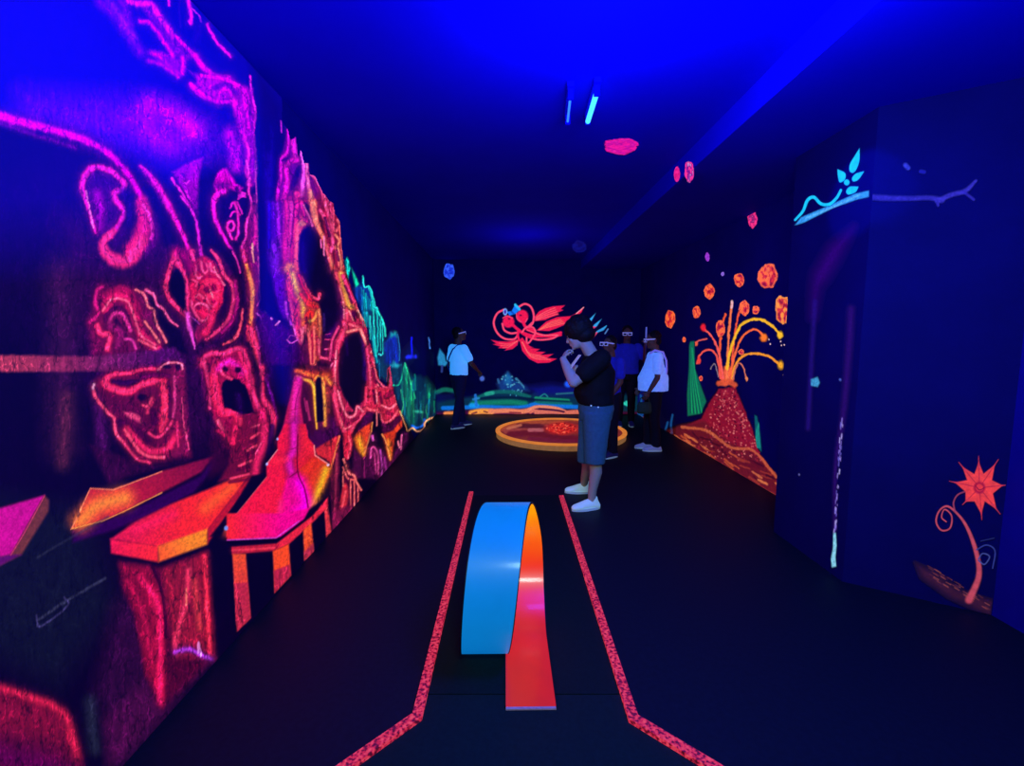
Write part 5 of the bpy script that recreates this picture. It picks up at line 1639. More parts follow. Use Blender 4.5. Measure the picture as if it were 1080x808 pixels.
border([L0, L1, L2], 'red speckled lane border on the loop\'s blue side, nearer the cave mural')
border([R0, R1, R2], 'red speckled lane border on the loop\'s orange side, passing the man\'s shoes')

# ------------------------------------------------------------------ the loop
M_BLUE = plain('fluorescent_blue_paint', (16, 96, 120), 0.45, 0.12, 5.0, emit=(4, 132, 222), estr=0.68, spec=0.4, coat=0.25)
m, nt, N, LK, b = new_mat('fluorescent_red_to_orange_paint')
tc = N.new('ShaderNodeTexCoord'); sp = N.new('ShaderNodeSeparateXYZ'); LK.new(tc.outputs['Object'], sp.inputs[0])
nz = N.new('ShaderNodeTexNoise'); nz.inputs['Scale'].default_value = 6
LK.new(tc.outputs['Object'], nz.inputs['Vector'])
ad = N.new('ShaderNodeMath'); ad.operation = 'MULTIPLY_ADD'; ad.inputs[1].default_value = 0.08
LK.new(nz.outputs['Fac'], ad.inputs[0]); LK.new(sp.outputs['Z'], ad.inputs[2])
cr = N.new('ShaderNodeValToRGB')
E = cr.color_ramp.elements
E[0].position = 0.03; E[0].color = (*lin((186, 10, 46)), 1)
E[1].position = 0.60; E[1].color = (*lin((255, 168, 6)), 1)
for p_, c_ in ((0.12, (220, 14, 34)), (0.26, (242, 40, 18)), (0.40, (255, 96, 10)), (0.52, (255, 136, 8))):
    e = E.new(p_); e.color = (*lin(c_), 1)
LK.new(ad.outputs[0], cr.inputs[0])
LK.new(cr.outputs[0], b.inputs['Emission Color']); b.inputs['Base Color'].default_value = (*lin((150, 50, 8)), 1)
b.inputs['Emission Strength'].default_value = 0.85; b.inputs['Roughness'].default_value = 0.35
b.inputs['Coat Weight'].default_value = 0.22; b.inputs['Coat Roughness'].default_value = 0.1
M_RED = m
M_EDGE = plain('black_loop_edge', (10, 10, 14), 0.5, 0.2)
M_CHALK = plain('pale_scuffed_strip', (150, 140, 150), 0.7, 0.4, 80.0, emit=(90, 60, 70), estr=0.5)

lr, lyc = 0.345, 2.193
ra, rb = flo(533.5, 747, 0.008), flo(586.5, 747, 0.008)
x_in = (ra[0] + rb[0]) / 2; lw = rb[0] - ra[0]
y_in = ra[1]
loop = empty('loop_ramp', (x_in, lyc, 0.008))
tag(loop, 'blue and orange loop the ball rolls through, standing on the lane mat', 'loop')


FS = np.linspace(0, 2 * math.pi, 49)
XS = smooth_line([(0, 0), (1, 0.004), (2, -0.005), (3, -0.055), (4, -0.108), (5, -0.148), (6, -0.178), (7, -0.2), (8, -0.215)], 6)[:, 1]


def loop_path(n=96):
    pts = []
    for t in np.linspace(0, 1, 8, endpoint=False):       # flat run in
        pts.append((x_in, y_in + (lyc - y_in) * t, 0.0, 0.0))
    for k in range(n + 1):
        f = 2 * math.pi * k / n
        x = x_in + float(np.interp(f, FS, XS))
        pts.append((x, lyc + lr * math.sin(f), lr - lr * math.cos(f), f))
    for t in np.linspace(0.1, 1, 6):                     # flat run out
        pts.append((x_in - 0.215, lyc + 0.55 * t, 0.0, 2 * math.pi))
    return pts


def loop_skin(name, mat, i0, i1, x0=-0.5, x1=0.5):
    bm_ = bmesh.new(); rows = []
    for (x, y, z, f) in loop_path():
        nrm = Vector((0, -math.sin(f), math.cos(f)))     # towards the middle of the loop
        c_ = Vector((x, y, z + 0.004)) - Vector((loop.location.x, loop.location.y, 0))
        wv = lw * (1.0 + 0.12 * (1 - math.cos(f)) / 2)
        rows.append([bm_.verts.new(c_ + Vector((wv * s, 0, 0)) + nrm * q) for s, q in ((x0, i0), (x1, i0), (x1, i1), (x0, i1))])
    for a_, b_ in zip(rows, rows[1:]):
        for k in range(4):
            bm_.faces.new((a_[k], a_[(k + 1) % 4], b_[(k + 1) % 4], b_[k]))
    bm_.faces.new(rows[0][::-1]); bm_.faces.new(rows[-1])
    o_ = obj(name, bm_, mat, loop)
    md = o_.modifiers.new('edges', 'EDGE_SPLIT'); md.split_angle = R(40)
    for p_ in o_.data.polygons: p_.use_smooth = True
    return o_


loop_skin('inner_face', M_RED, 0.001, 0.004)['label'] = 'glossy inner face fading from red to orange'
loop_skin('outer_face', M_BLUE, -0.004, 0.001)['label'] = 'blue outer face'
loop_skin('edge_strip', M_EDGE, -0.005, 0.005, 0.5, 0.52)
loop_skin('edge_strip', M_EDGE, -0.005, 0.005, -0.52, -0.5)
bm = bmesh.new(); add_box(bm, (-lw / 2, y_in - lyc - 0.012, 0.0), (lw / 2, y_in - lyc, 0.006))
obj('entry_lip', bm, M_CHALK, loop)

# ------------------------------------------------------------------ round putting platform
ph = 0.10
pf, pn = flo(592, 440.5, ph), flo(592, 469, ph)
pl_, pr_ = flo(523.5, 453, ph), flo(661.5, 455, ph)
prad = (pr_[0] - pl_[0]) / 2
pc = Vector(((pl_[0] + pr_[0]) / 2, (pf[1] + pn[1]) / 2, 0))
plat = empty('round_platform', (pc.x, pc.y, 0))
tag(plat, 'round low wooden platform with an orange rim and red painted middle', 'platform')
M_RIM = plain('orange_rim_paint', (190, 120, 50), 0.6, 0.3, 9.0, emit=(236, 136, 52), estr=0.72)
M_SIDE = plain('tan_side_boards', (170, 120, 80), 0.7, 0.3, 14.0, emit=(150, 104, 56), estr=0.6)


def ring_mesh(name, prof, mat):
    bm_ = bmesh.new(); n = 96; rows = []
    for k in range(n):
        a_ = 2 * math.pi * k / n
        rows.append([bm_.verts.new((r_ * math.cos(a_), r_ * math.sin(a_), z_)) for r_, z_ in prof])
    for k in range(n):
        a_, b_ = rows[k], rows[(k + 1) % n]
        for j in range(len(prof)):
            bm_.faces.new((a_[j], b_[j], b_[(j + 1) % len(prof)], a_[(j + 1) % len(prof)]))
    return obj(name, bm_, mat, plat, smooth=False)


ring_mesh('side_board', [(prad - 0.02, 0.0), (prad, 0.0), (prad, ph - 0.022), (prad - 0.02, ph - 0.022)], M_SIDE)
ring_mesh('rim', [(prad - 0.055, ph - 0.022), (prad + 0.012, ph - 0.022), (prad + 0.012, ph - 0.006), (prad, ph), (prad - 0.05, ph), (prad - 0.055, ph - 0.006)], M_RIM)
us = np.linspace(pc.x - prad, pc.x + prad, 230); vs = np.linspace(pc.y - prad, pc.y + prad, 230)
g = WallGrid((0, 0, ph - 0.03), (1, 0, 0), (0, 1, 0), us, vs)
c = g.canvas(.6, 8.0)
rr = np.hypot(g.P[:, 0] - pc.x, g.P[:, 1] - pc.y)
c.rgb[:] = (116, 36, 36); c.cov[:] = (rr < prad - 0.05)
c.tile(490, 390, 120)
for pts, w_, cl in (([(330, 550), (480, 500), (700, 480), (900, 480)], 5, (176, 76, 46)), ([(380, 570), (560, 540), (760, 530)], 5, (160, 66, 60)),
                    ([(420, 600), (640, 590), (900, 630), (1200, 640)], 6, (96, 14, 34)), ([(500, 520), (700, 530), (860, 590)], 5, (70, 14, 30)),
                    ([(600, 560), (720, 560)], 4, (190, 100, 110)), ([(760, 460), (1100, 470), (1400, 520)], 4, (150, 56, 40)),
                    ([(400, 545), (520, 515)], 3, (200, 110, 80)), ([(600, 640), (1000, 660), (1300, 620)], 4, (104, 20, 50))):
    S(pts, w_, cl, .8)
Dt((900, 545), 17, 6.2, (214, 40, 30), .95, .3)
for q in range(130):
    a_ = rnd.uniform(0, 6.28); d_ = math.sqrt(rnd.random())
    Dt((900 + 140 * d_ * math.cos(a_), 545 + 50 * d_ * math.sin(a_)), rnd.uniform(.5, 1.1), rnd.uniform(.35, .7), rnd.choice([(255, 70, 50), (120, 8, 10), (255, 110, 80), (180, 20, 20)]), .9)
c.cov[:] = (rr < prad - 0.045)
M_TOP = glow_paint('painted_platform_top', (60, 30, 40), 0.35, 16.0, 0.9)
g.mesh('painted_top', c, c.cov > 0.5, M_TOP, plat)

# ------------------------------------------------------------------ people
def frame(f, up=(0, 0, 1)):
    """columns: right, forward, up"""
    f = Vector(f).normalized(); u = Vector(up)
    r = f.cross(u).normalized(); u = r.cross(f).normalized()
    return Matrix((r, f, u)).transposed()


def ell(bm, c, rad, fr=None, seg=20):
    fr = fr or Matrix.Identity(3)
    vs = bmesh.ops.create_uvsphere(bm, u_segments=seg, v_segments=seg // 2 + 2, radius=1.0)['verts']
    for v in vs:
        v.co = fr @ Vector((v.co.x * rad[0], v.co.y * rad[1], v.co.z * rad[2])) + Vector(c)


def cap(bm, a, b, ra, rb, seg=14):
    """tapered limb with round ends"""
    a, b = Vector(a), Vector(b)
    d = (b - a)
    if d.length < 1e-6: return
    d.normalize()
    h = Vector((0, 0, 1)) if abs(d.z) < 0.9 else Vector((1, 0, 0))
    u = d.cross(h).normalized(); w_ = d.cross(u)
    prof = [(-math.cos(t) * ra, math.sin(t) * ra, 0) for t in np.linspace(0.15, math.pi / 2, 4)] + [(math.sin(t) * rb, math.cos(t) * rb, 1) for t in np.linspace(0, math.pi / 2 - 0.15, 4)]
    rings = []
    for off, r_, e_ in prof:
        c_ = (b if e_ else a) + d * off
        rings.append([bm.verts.new(c_ + (u * math.cos(2 * math.pi * k / seg) + w_ * math.sin(2 * math.pi * k / seg)) * r_) for k in range(seg)])
    for r0, r1 in zip(rings, rings[1:]):
        for k in range(seg):
            bm.faces.new((r0[k], r0[(k + 1) % seg], r1[(k + 1) % seg], r1[k]))
    bm.faces.new(rings[0][::-1]); bm.faces.new(rings[-1])


def chain(bm, pts, rads):
    for (a, b), (ra, rb) in zip(zip(pts, pts[1:]), zip(rads, rads[1:])):
        cap(bm, a, b, ra, rb)


def loft(bm, rings, seg=22):
    """closed body through elliptical rings: (centre, right axis, forward axis)"""
    rs = []
    for c_, r_, f_ in rings:
        rs.append([bm.verts.new(Vector(c_) + Vector(r_) * math.cos(2 * math.pi * k / seg) + Vector(f_) * math.sin(2 * math.pi * k / seg)) for k in range(seg)])
    for r0, r1 in zip(rs, rs[1:]):
        for k in range(seg):
            bm.faces.new((r0[k], r0[(k + 1) % seg], r1[(k + 1) % seg], r1[k]))
    bm.faces.new(rs[0][::-1]); bm.faces.new(rs[-1])


def fuse(name, bm, voxel, mat, parent, relax=3, wrinkle=0.0, wscale=0.08):
    """melt overlapping volumes into one continuous skin"""
    bmesh.ops.recalc_face_normals(bm, faces=bm.faces)
    me = bpy.data.meshes.new('t'); bm.to_mesh(me); bm.free()
    t = bpy.data.objects.new('t', me); COL.objects.link(t)
    md = t.modifiers.new('v', 'REMESH'); md.mode = 'VOXEL'; md.voxel_size = voxel
    sm = t.modifiers.new('s', 'SMOOTH'); sm.iterations = relax; sm.factor = 0.5
    if wrinkle:
        tx = bpy.data.textures.new('folds', 'CLOUDS'); tx.noise_scale = wscale; tx.noise_depth = 2
        dm = t.modifiers.new('d', 'DISPLACE'); dm.texture = tx; dm.strength = wrinkle; dm.mid_level = 0.5
    dg = bpy.context.evaluated_depsgraph_get(); dg.update()
    out = bpy.data.meshes.new_from_object(t.evaluated_get(dg))
    bpy.data.objects.remove(t); bpy.data.meshes.remove(me)
    out.name = name
    out.transform(Matrix.Translation(-Vector(parent.location)))
    return link_mesh(name, out, mat, parent, smooth=True)


def hand(bm, wrist, d, pn, side, curl=0.5, k=1.0, thumb_in=0.5):
    """palm and five separate fingers; d = pointing way, pn = way the palm faces, side = way the thumb lies"""
    w_ = Vector(wrist); d = Vector(d).normalized()
    pn = Vector(pn); pn = (pn - d * pn.dot(d)).normalized()
    s = d.cross(pn).normalized()
    if s.dot(Vector(side)) < 0: s = -s
    fr = Matrix((s, d, pn)).transposed()
    ell(bm, w_ + d * 0.045 * k, (0.040 * k, 0.052 * k, 0.017 * k), fr)
    ell(bm, w_ + d * 0.062 * k + s * 0.01 * k, (0.036 * k, 0.03 * k, 0.015 * k), fr)
    for j, (off, ln) in enumerate(((0.030, 0.072), (0.010, 0.082), (-0.011, 0.076), (-0.031, 0.060))):
        p = w_ + d * (0.088 - 0.004 * abs(j - 1)) * k + s * off * k
        ang = 0.25 + curl * 0.5; r_ = 0.0088 * k
        for q, fr_ in enumerate((0.45, 0.32, 0.26)):
            dd = d * math.cos(ang) + pn * math.sin(ang)
            p2 = p + dd * ln * fr_ * k
            cap(bm, p, p2, r_, r_ * 0.9, 10)
            p = p2; r_ *= 0.9; ang += curl * 1.0
    p = w_ + d * 0.025 * k + s * 0.034 * k
    dd = (d * 0.6 + s * 0.75 + pn * thumb_in).normalized()
    p2 = p + dd * 0.038 * k; cap(bm, p, p2, 0.0115 * k, 0.0098 * k, 10)
    dd = (d * 0.85 + s * 0.3 + pn * thumb_in).normalized()
    cap(bm, p2, p2 + dd * 0.032 * k, 0.0098 * k, 0.008 * k, 10)


def head(bm, c_, fr, k=1.0):
    """skull, jaw, brow, nose, lips, ears; c_ = centre of the skull, fr columns right, forward, up"""
    c_ = Vector(c_)
    L = lambda x, y, z: c_ + fr @ (Vector((x, y, z)) * k)
    sc = lambda *r_: tuple(v * k for v in r_)
    ell(bm, L(0, -0.008, 0.028), sc(0.074, 0.094, 0.086), fr)
    ell(bm, L(0, 0.018, -0.028), sc(0.064, 0.074, 0.086), fr)
    ell(bm, L(0, 0.040, -0.078), sc(0.046, 0.046, 0.034), fr)
    ell(bm, L(0, 0.072, -0.095), sc(0.022, 0.018, 0.016), fr)
    for s in (-1, 1):
        ell(bm, L(0.030 * s, 0.082, 0.022), sc(0.026, 0.012, 0.008), fr)
        ell(bm, L(0.040 * s, 0.066, -0.020), sc(0.022, 0.020, 0.018), fr)
        ell(bm, L(0.076 * s, -0.008, -0.006), sc(0.009, 0.020, 0.032), fr)
        ell(bm, L(0.012 * s, 0.094, -0.030), sc(0.009, 0.010, 0.007), fr)
    cap(bm, L(0, 0.088, 0.012), L(0, 0.106, -0.026), 0.0085 * k, 0.012 * k)
    ell(bm, L(0, 0.089, -0.056), sc(0.022, 0.010, 0.0055), fr)
    ell(bm, L(0, 0.087, -0.066), sc(0.019, 0.010, 0.006), fr)


def eyes(parent, c_, fr, k=1.0):
    for s in (-1, 1):
        bm_ = bmesh.new()
        ell(bm_, Vector(c_) - Vector(parent.location) + fr @ (Vector((0.030 * s, 0.073, 0.004)) * k), (0.0125 * k,) * 3)
        o_ = obj('eye', bm_, M_EYE, parent, smooth=True)


def shoe(parent, ankle, d, mat, k=1.0, name='shoe'):
    """low trainer: sole, upper and collar; ankle = point above the heel on the floor line"""
    a = Vector(ankle); d = Vector((d[0], d[1], 0)).normalized(); fr = frame(d)
    L = lambda x, y, z: Vector((a.x, a.y, 0)) + fr @ (Vector((x, y, z)) * k)
    bm_ = bmesh.new()
    loft(bm_, [(L(0, -0.075, 0.03), fr @ Vector((.026, 0, 0)) * k, fr @ Vector((0, 0, .022)) * k),
               (L(0, -0.055, 0.045), fr @ Vector((.037, 0, 0)) * k, fr @ Vector((0, 0, .042)) * k),
               (L(0, 0.0, 0.055), fr @ Vector((.040, 0, 0)) * k, fr @ Vector((0, 0, .050)) * k),
               (L(0, 0.06, 0.048), fr @ Vector((.042, 0, 0)) * k, fr @ Vector((0, 0, .042)) * k),
               (L(0, 0.12, 0.036), fr @ Vector((.046, 0, 0)) * k, fr @ Vector((0, 0, .031)) * k),
               (L(0, 0.165, 0.030), fr @ Vector((.042, 0, 0)) * k, fr @ Vector((0, 0, .024)) * k),
               (L(0, 0.190, 0.024), fr @ Vector((.024, 0, 0)) * k, fr @ Vector((0, 0, .015)) * k)])
    cap(bm_, L(0, -0.02, 0.05), L(0, -0.015, 0.095), 0.042 * k, 0.040 * k)
    o_ = fuse(name, bm_, 0.007, mat, parent, 2)
    bm_ = bmesh.new()
    n = 28; ring = []
    for q in range(n):
        t = 2 * math.pi * q / n
        y = 0.055 + 0.138 * math.cos(t); x = (0.046 if y > 0.05 else 0.041) * math.sin(t)
        ring.append(L(x, y, 0) - Vector(parent.location))
    add_prism(bm_, [(p.x, p.y) for p in ring], 0.001, 0.022 * k)
    so = obj('sole', bm_, M_SOLE, o_)
    return o_


M_EYE = plain('eye_white', (190, 190, 190), 0.3, 0.05)
M_SKIN = plain('skin_light', (205, 190, 160), 0.55, 0.08, 20.0)
M_SKIN_D = plain('skin_brown', (120, 84, 66), 0.55, 0.1, 20.0)
M_HAIR = plain('dark_hair', (20, 16, 18), 0.7, 0.4, 60.0, bump=0.6)
M_BLACKT = plain('black_tshirt', (12, 12, 15), 0.85, 0.25, 30.0)
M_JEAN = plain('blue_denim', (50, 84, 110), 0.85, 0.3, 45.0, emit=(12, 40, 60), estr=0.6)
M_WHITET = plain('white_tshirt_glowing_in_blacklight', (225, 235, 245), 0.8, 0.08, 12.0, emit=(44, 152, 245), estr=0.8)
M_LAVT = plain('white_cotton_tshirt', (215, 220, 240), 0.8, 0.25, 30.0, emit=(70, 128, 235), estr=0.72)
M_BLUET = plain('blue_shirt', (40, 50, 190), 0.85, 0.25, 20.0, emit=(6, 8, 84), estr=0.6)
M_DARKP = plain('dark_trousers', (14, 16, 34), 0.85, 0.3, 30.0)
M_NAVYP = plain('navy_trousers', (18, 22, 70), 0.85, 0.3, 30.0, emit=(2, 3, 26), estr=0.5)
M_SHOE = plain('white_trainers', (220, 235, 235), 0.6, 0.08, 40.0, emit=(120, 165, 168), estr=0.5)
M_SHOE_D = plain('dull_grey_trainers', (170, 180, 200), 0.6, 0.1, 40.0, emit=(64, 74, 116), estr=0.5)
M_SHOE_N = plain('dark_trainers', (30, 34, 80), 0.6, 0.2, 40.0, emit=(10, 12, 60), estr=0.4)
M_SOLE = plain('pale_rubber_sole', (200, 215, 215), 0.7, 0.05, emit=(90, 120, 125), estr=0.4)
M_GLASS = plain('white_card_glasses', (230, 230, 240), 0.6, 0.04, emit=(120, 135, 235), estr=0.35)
M_LENS = plain('dark_film_lens', (20, 20, 50), 0.2, 0.1)
M_STRAP = plain('dark_strap', (24, 40, 130), 0.7, 0.2)
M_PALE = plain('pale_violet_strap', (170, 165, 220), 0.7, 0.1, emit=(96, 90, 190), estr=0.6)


def glasses(parent, c_, fr, k=1.0):
    """card 3D glasses: front, two lenses, two arms"""
    base = Vector(c_) - Vector(parent.location)
    L = lambda x, y, z: base + fr @ (Vector((x, y, z)) * k)
    bm_ = bmesh.new()

    def bar(a, b, h, t):
        a, b = Vector(a), Vector(b)
        vs = []
        for p in (a, b):
            for dz in (-h, h):
                for dy in (-t, t):
                    vs.append(bm_.verts.new(L(p.x, p.y + dy, p.z + dz)))
        for f in ((0, 1, 3, 2), (4, 5, 7, 6), (0, 1, 5, 4), (2, 3, 7, 6), (0, 2, 6, 4), (1, 3, 7, 5)):
            bm_.faces.new([vs[i] for i in f])
    bar((-.076, .112, .026), (.076, .112, .026), .008, .002)
    bar((-.076, .112, -.014), (-.014, .112, -.016), .005, .002)
    bar((.014, .112, -.016), (.076, .112, -.014), .005, .002)
    for x in (-.071, -.012, .012, .071):
        bar((x - .005, .112, .006), (x + .005, .112, .006), .022, .002)
    for s in (-1, 1):
        bar((.075 * s, .112, .022), (.082 * s, -.01, .014), .008, .0015)
    o_ = obj('glasses', bm_, M_GLASS, parent)
    for s in (-1, 1):
        bm_ = bmesh.new()
        bar((.017 * s, .1115, .005), (.066 * s, .1115, .005), .016, .0008)
        obj('lens', bm_, M_LENS, o_)
    return o_


def hair(parent, c_, fr, k=1.0, mat=None, big=1.0, back=0.0, low=-0.02):
    base = Vector(c_)
    L = lambda x, y, z: base + fr @ (Vector((x, y, z)) * k)
    bm_ = bmesh.new()
    r_ = random.Random(int(abs(base.x) * 1000))
    ell(bm_, L(0, -0.026, 0.046), (0.084 * k * big, 0.092 * k * big, 0.082 * k * big), fr)
    ell(bm_, L(0, -0.055, low), (0.074 * k * big, (0.056 + back) * k, 0.066 * k), fr)
    for q in range(46):
        a = r_.uniform(0, 6.28); e_ = r_.uniform(-.1, 1.45)
        x, y, z = math.cos(a) * math.cos(e_), math.sin(a) * math.cos(e_), math.sin(e_)
        if y > .75 and z < .55: continue
        ell(bm_, L(x * .078 * big, -.024 + y * .086 * big, .046 + z * .078 * big), (.017 * k, .017 * k, .017 * k), None, 8)
    return fuse('hair', bm_, 0.009, mat or M_HAIR, parent, 1)


def V(px, py, y):
    return Vector(on_y(px, py, y))


# ---- the man in front: black T-shirt, denim shorts, hand raised to his mouth
g0 = flo(616, 541)
MY = float(g0[1]) + 0.10
man = empty('person', (float(flo(620, 533)[0]), MY, 0))
tag(man, 'person in a black T-shirt, denim shorts and white trainers, hand raised to the mouth', 'person')
DN, DF = -0.19, 0.17                                        # near and far shoulder
f_l = Vector((-1, 0.12, 0)).normalized()
hc = V(609, 353.5, MY)
hf = frame(Vector((-1, 0.18, -0.42)))
neck = V(624, 374, MY); chest = V(629, 391, MY); belly = V(626, 414, MY); pel = V(628.5, 431, MY)
shN, shF = V(634, 379.5, MY + DN), V(624, 381, MY + DF)
elN = V(605, 403, MY - 0.20); wrN = V(594, 379, MY - 0.07)
elF = V(613, 405, MY + 0.24); wrF = V(604.5, 395, MY + 0.11)
hipN, hipF = V(630, 437, MY - 0.09), V(625, 437, MY + 0.09)
knN, knF = V(627.5, 483, MY - 0.10), V(619, 482, MY + 0.10)
anN = Vector((float(flo(624, 537)[0]), float(flo(624, 537)[1]), 0.09)); anF = Vector((float(flo(616, 520)[0]), float(flo(616, 520)[1]), 0.09))
bm = bmesh.new()
head(bm, hc, hf, 0.98)
cap(bm, hc + hf @ Vector((0, -0.03, -0.06)), neck, 0.056, 0.06)
loft(bm, [(pel - Vector((0, 0, .06)), (0, .15, 0), (.12, 0, 0)), (pel, (0, .165, 0), (.135, 0, 0)), (belly, (0, .165, 0), (.15, 0, 0)),
          (chest, (0, .18, 0), (.125, 0, 0)), ((shN + shF) / 2, (0, .16, 0), (.085, 0, 0)), (neck, (0, .06, 0), (.06, 0, 0))])
for sh, el, wr in ((shN, elN, wrN), (shF, elF, wrF)):
    chain(bm, [sh, sh * .5 + el * .5, el], [.062, .057, .047])
    chain(bm, [el, el * .6 + wr * .4, wr], [.048, .046, .030])
for hp, kn, an in ((hipN, knN, anN), (hipF, knF, anF)):
    chain(bm, [hp, hp * .5 + kn * .5, kn], [.092, .078, .056])
    cv = kn * .68 + an * .32 + Vector((.018, 0, 0))
    chain(bm, [kn, cv, kn * .25 + an * .75, an, Vector((an.x, an.y, .05))], [.054, .056, .04, .036, .036])
hand(bm, wrN, (hc + hf @ Vector((0.0, 0.125, -0.075))) - wrN, Vector((.8, .5, .2)), Vector((.3, .2, 1)), .75, 0.98)
hand(bm, wrF, V(604, 385.5, MY - .03) - wrF, Vector((.6, -.3, .3)), Vector((.8, .2, .4)), .85, 0.95)
fuse('body', bm, 0.0065, M_SKIN, man, 3)
eyes(man, hc, hf)
hair(man, hc, hf, 1.1, big=1.27, back=.03)
bm = bmesh.new()
loft(bm, [(pel + Vector((0, 0, .045)), (0, .19, 0), (.160, 0, 0)), (belly, (0, .19, 0), (.178, 0, 0)), (chest, (0, .205, 0), (.162, 0, 0)),
          ((shN + shF) / 2 + Vector((0, 0, .01)), (0, .185, 0), (.105, 0, 0)), (neck - Vector((0, 0, .01)), (0, .085, 0), (.078, 0, 0))])
for sh, el in ((shN, elN), (shF, elF)):
    chain(bm, [sh + Vector((0, 0, .005)), sh * .4 + el * .6], [.086, .082])
fuse('shirt', bm, 0.010, M_BLACKT, man, 3, 0.010)
bm = bmesh.new()
loft(bm, [(pel - Vector((0, 0, .09)), (0, .17, 0), (.14, 0, 0)), (pel, (0, .182, 0), (.158, 0, 0)), (pel + Vector((0, 0, .06)), (0, .178, 0), (.152, 0, 0))])
for hp, kn in ((hipN, knN), (hipF, knF)):
    e_ = kn - Vector((0, 0, .045))
    loft(bm, [(hp + Vector((0, 0, .02)), (0, .098, 0), (.125, 0, 0)), (hp * .5 + kn * .5, (0, .098, 0), (.106, 0, 0)), (kn, (0, .09, 0), (.09, 0, 0)), (e_, (0, .088, 0), (.088, 0, 0))])
so = fuse('shorts', bm, 0.009, M_JEAN, man, 2, 0.008)
for px, py in ((623.5, 428), (631, 429.5)):                  # pocket rivets
    bm = bmesh.new()
    ell(bm, V(px, py, MY - 0.176) - man.location, (.008, .005, .008), None, 8)
    obj('rivet', bm, M_SHOE, so)
for an, dd in ((anN, (-1, -.25)), (anF, (-1, .05))):
    shoe(man, an, dd, M_SHOE)

# white score card in his far hand
sc0, sc1 = V(602.5, 388.5, MY - 0.17), V(612.5, 375, MY - 0.17)
ax = (sc1 - sc0); nrm = Vector((0.72, 0.1, 0.55)).normalized()
bm = bmesh.new()
dp = Vector((0.0, 0.12, 0.0))
t_ = nrm * 0.006
vs = [bm.verts.new(p) for p in (sc0 - t_, sc1 - t_, sc1 - t_ + dp, sc0 - t_ + dp, sc0 + t_, sc1 + t_, sc1 + t_ + dp, sc0 + t_ + dp)]
for f in ((0, 1, 2, 3), (4, 5, 6, 7), (0, 1, 5, 4), (1, 2, 6, 5), (2, 3, 7, 6), (3, 0, 4, 7)):
    bm.faces.new([vs[i] for i in f])
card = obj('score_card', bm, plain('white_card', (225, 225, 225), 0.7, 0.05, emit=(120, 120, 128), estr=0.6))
tag(card, 'white score card seen edge on at the crook of the man\'s raised arm', 'card')


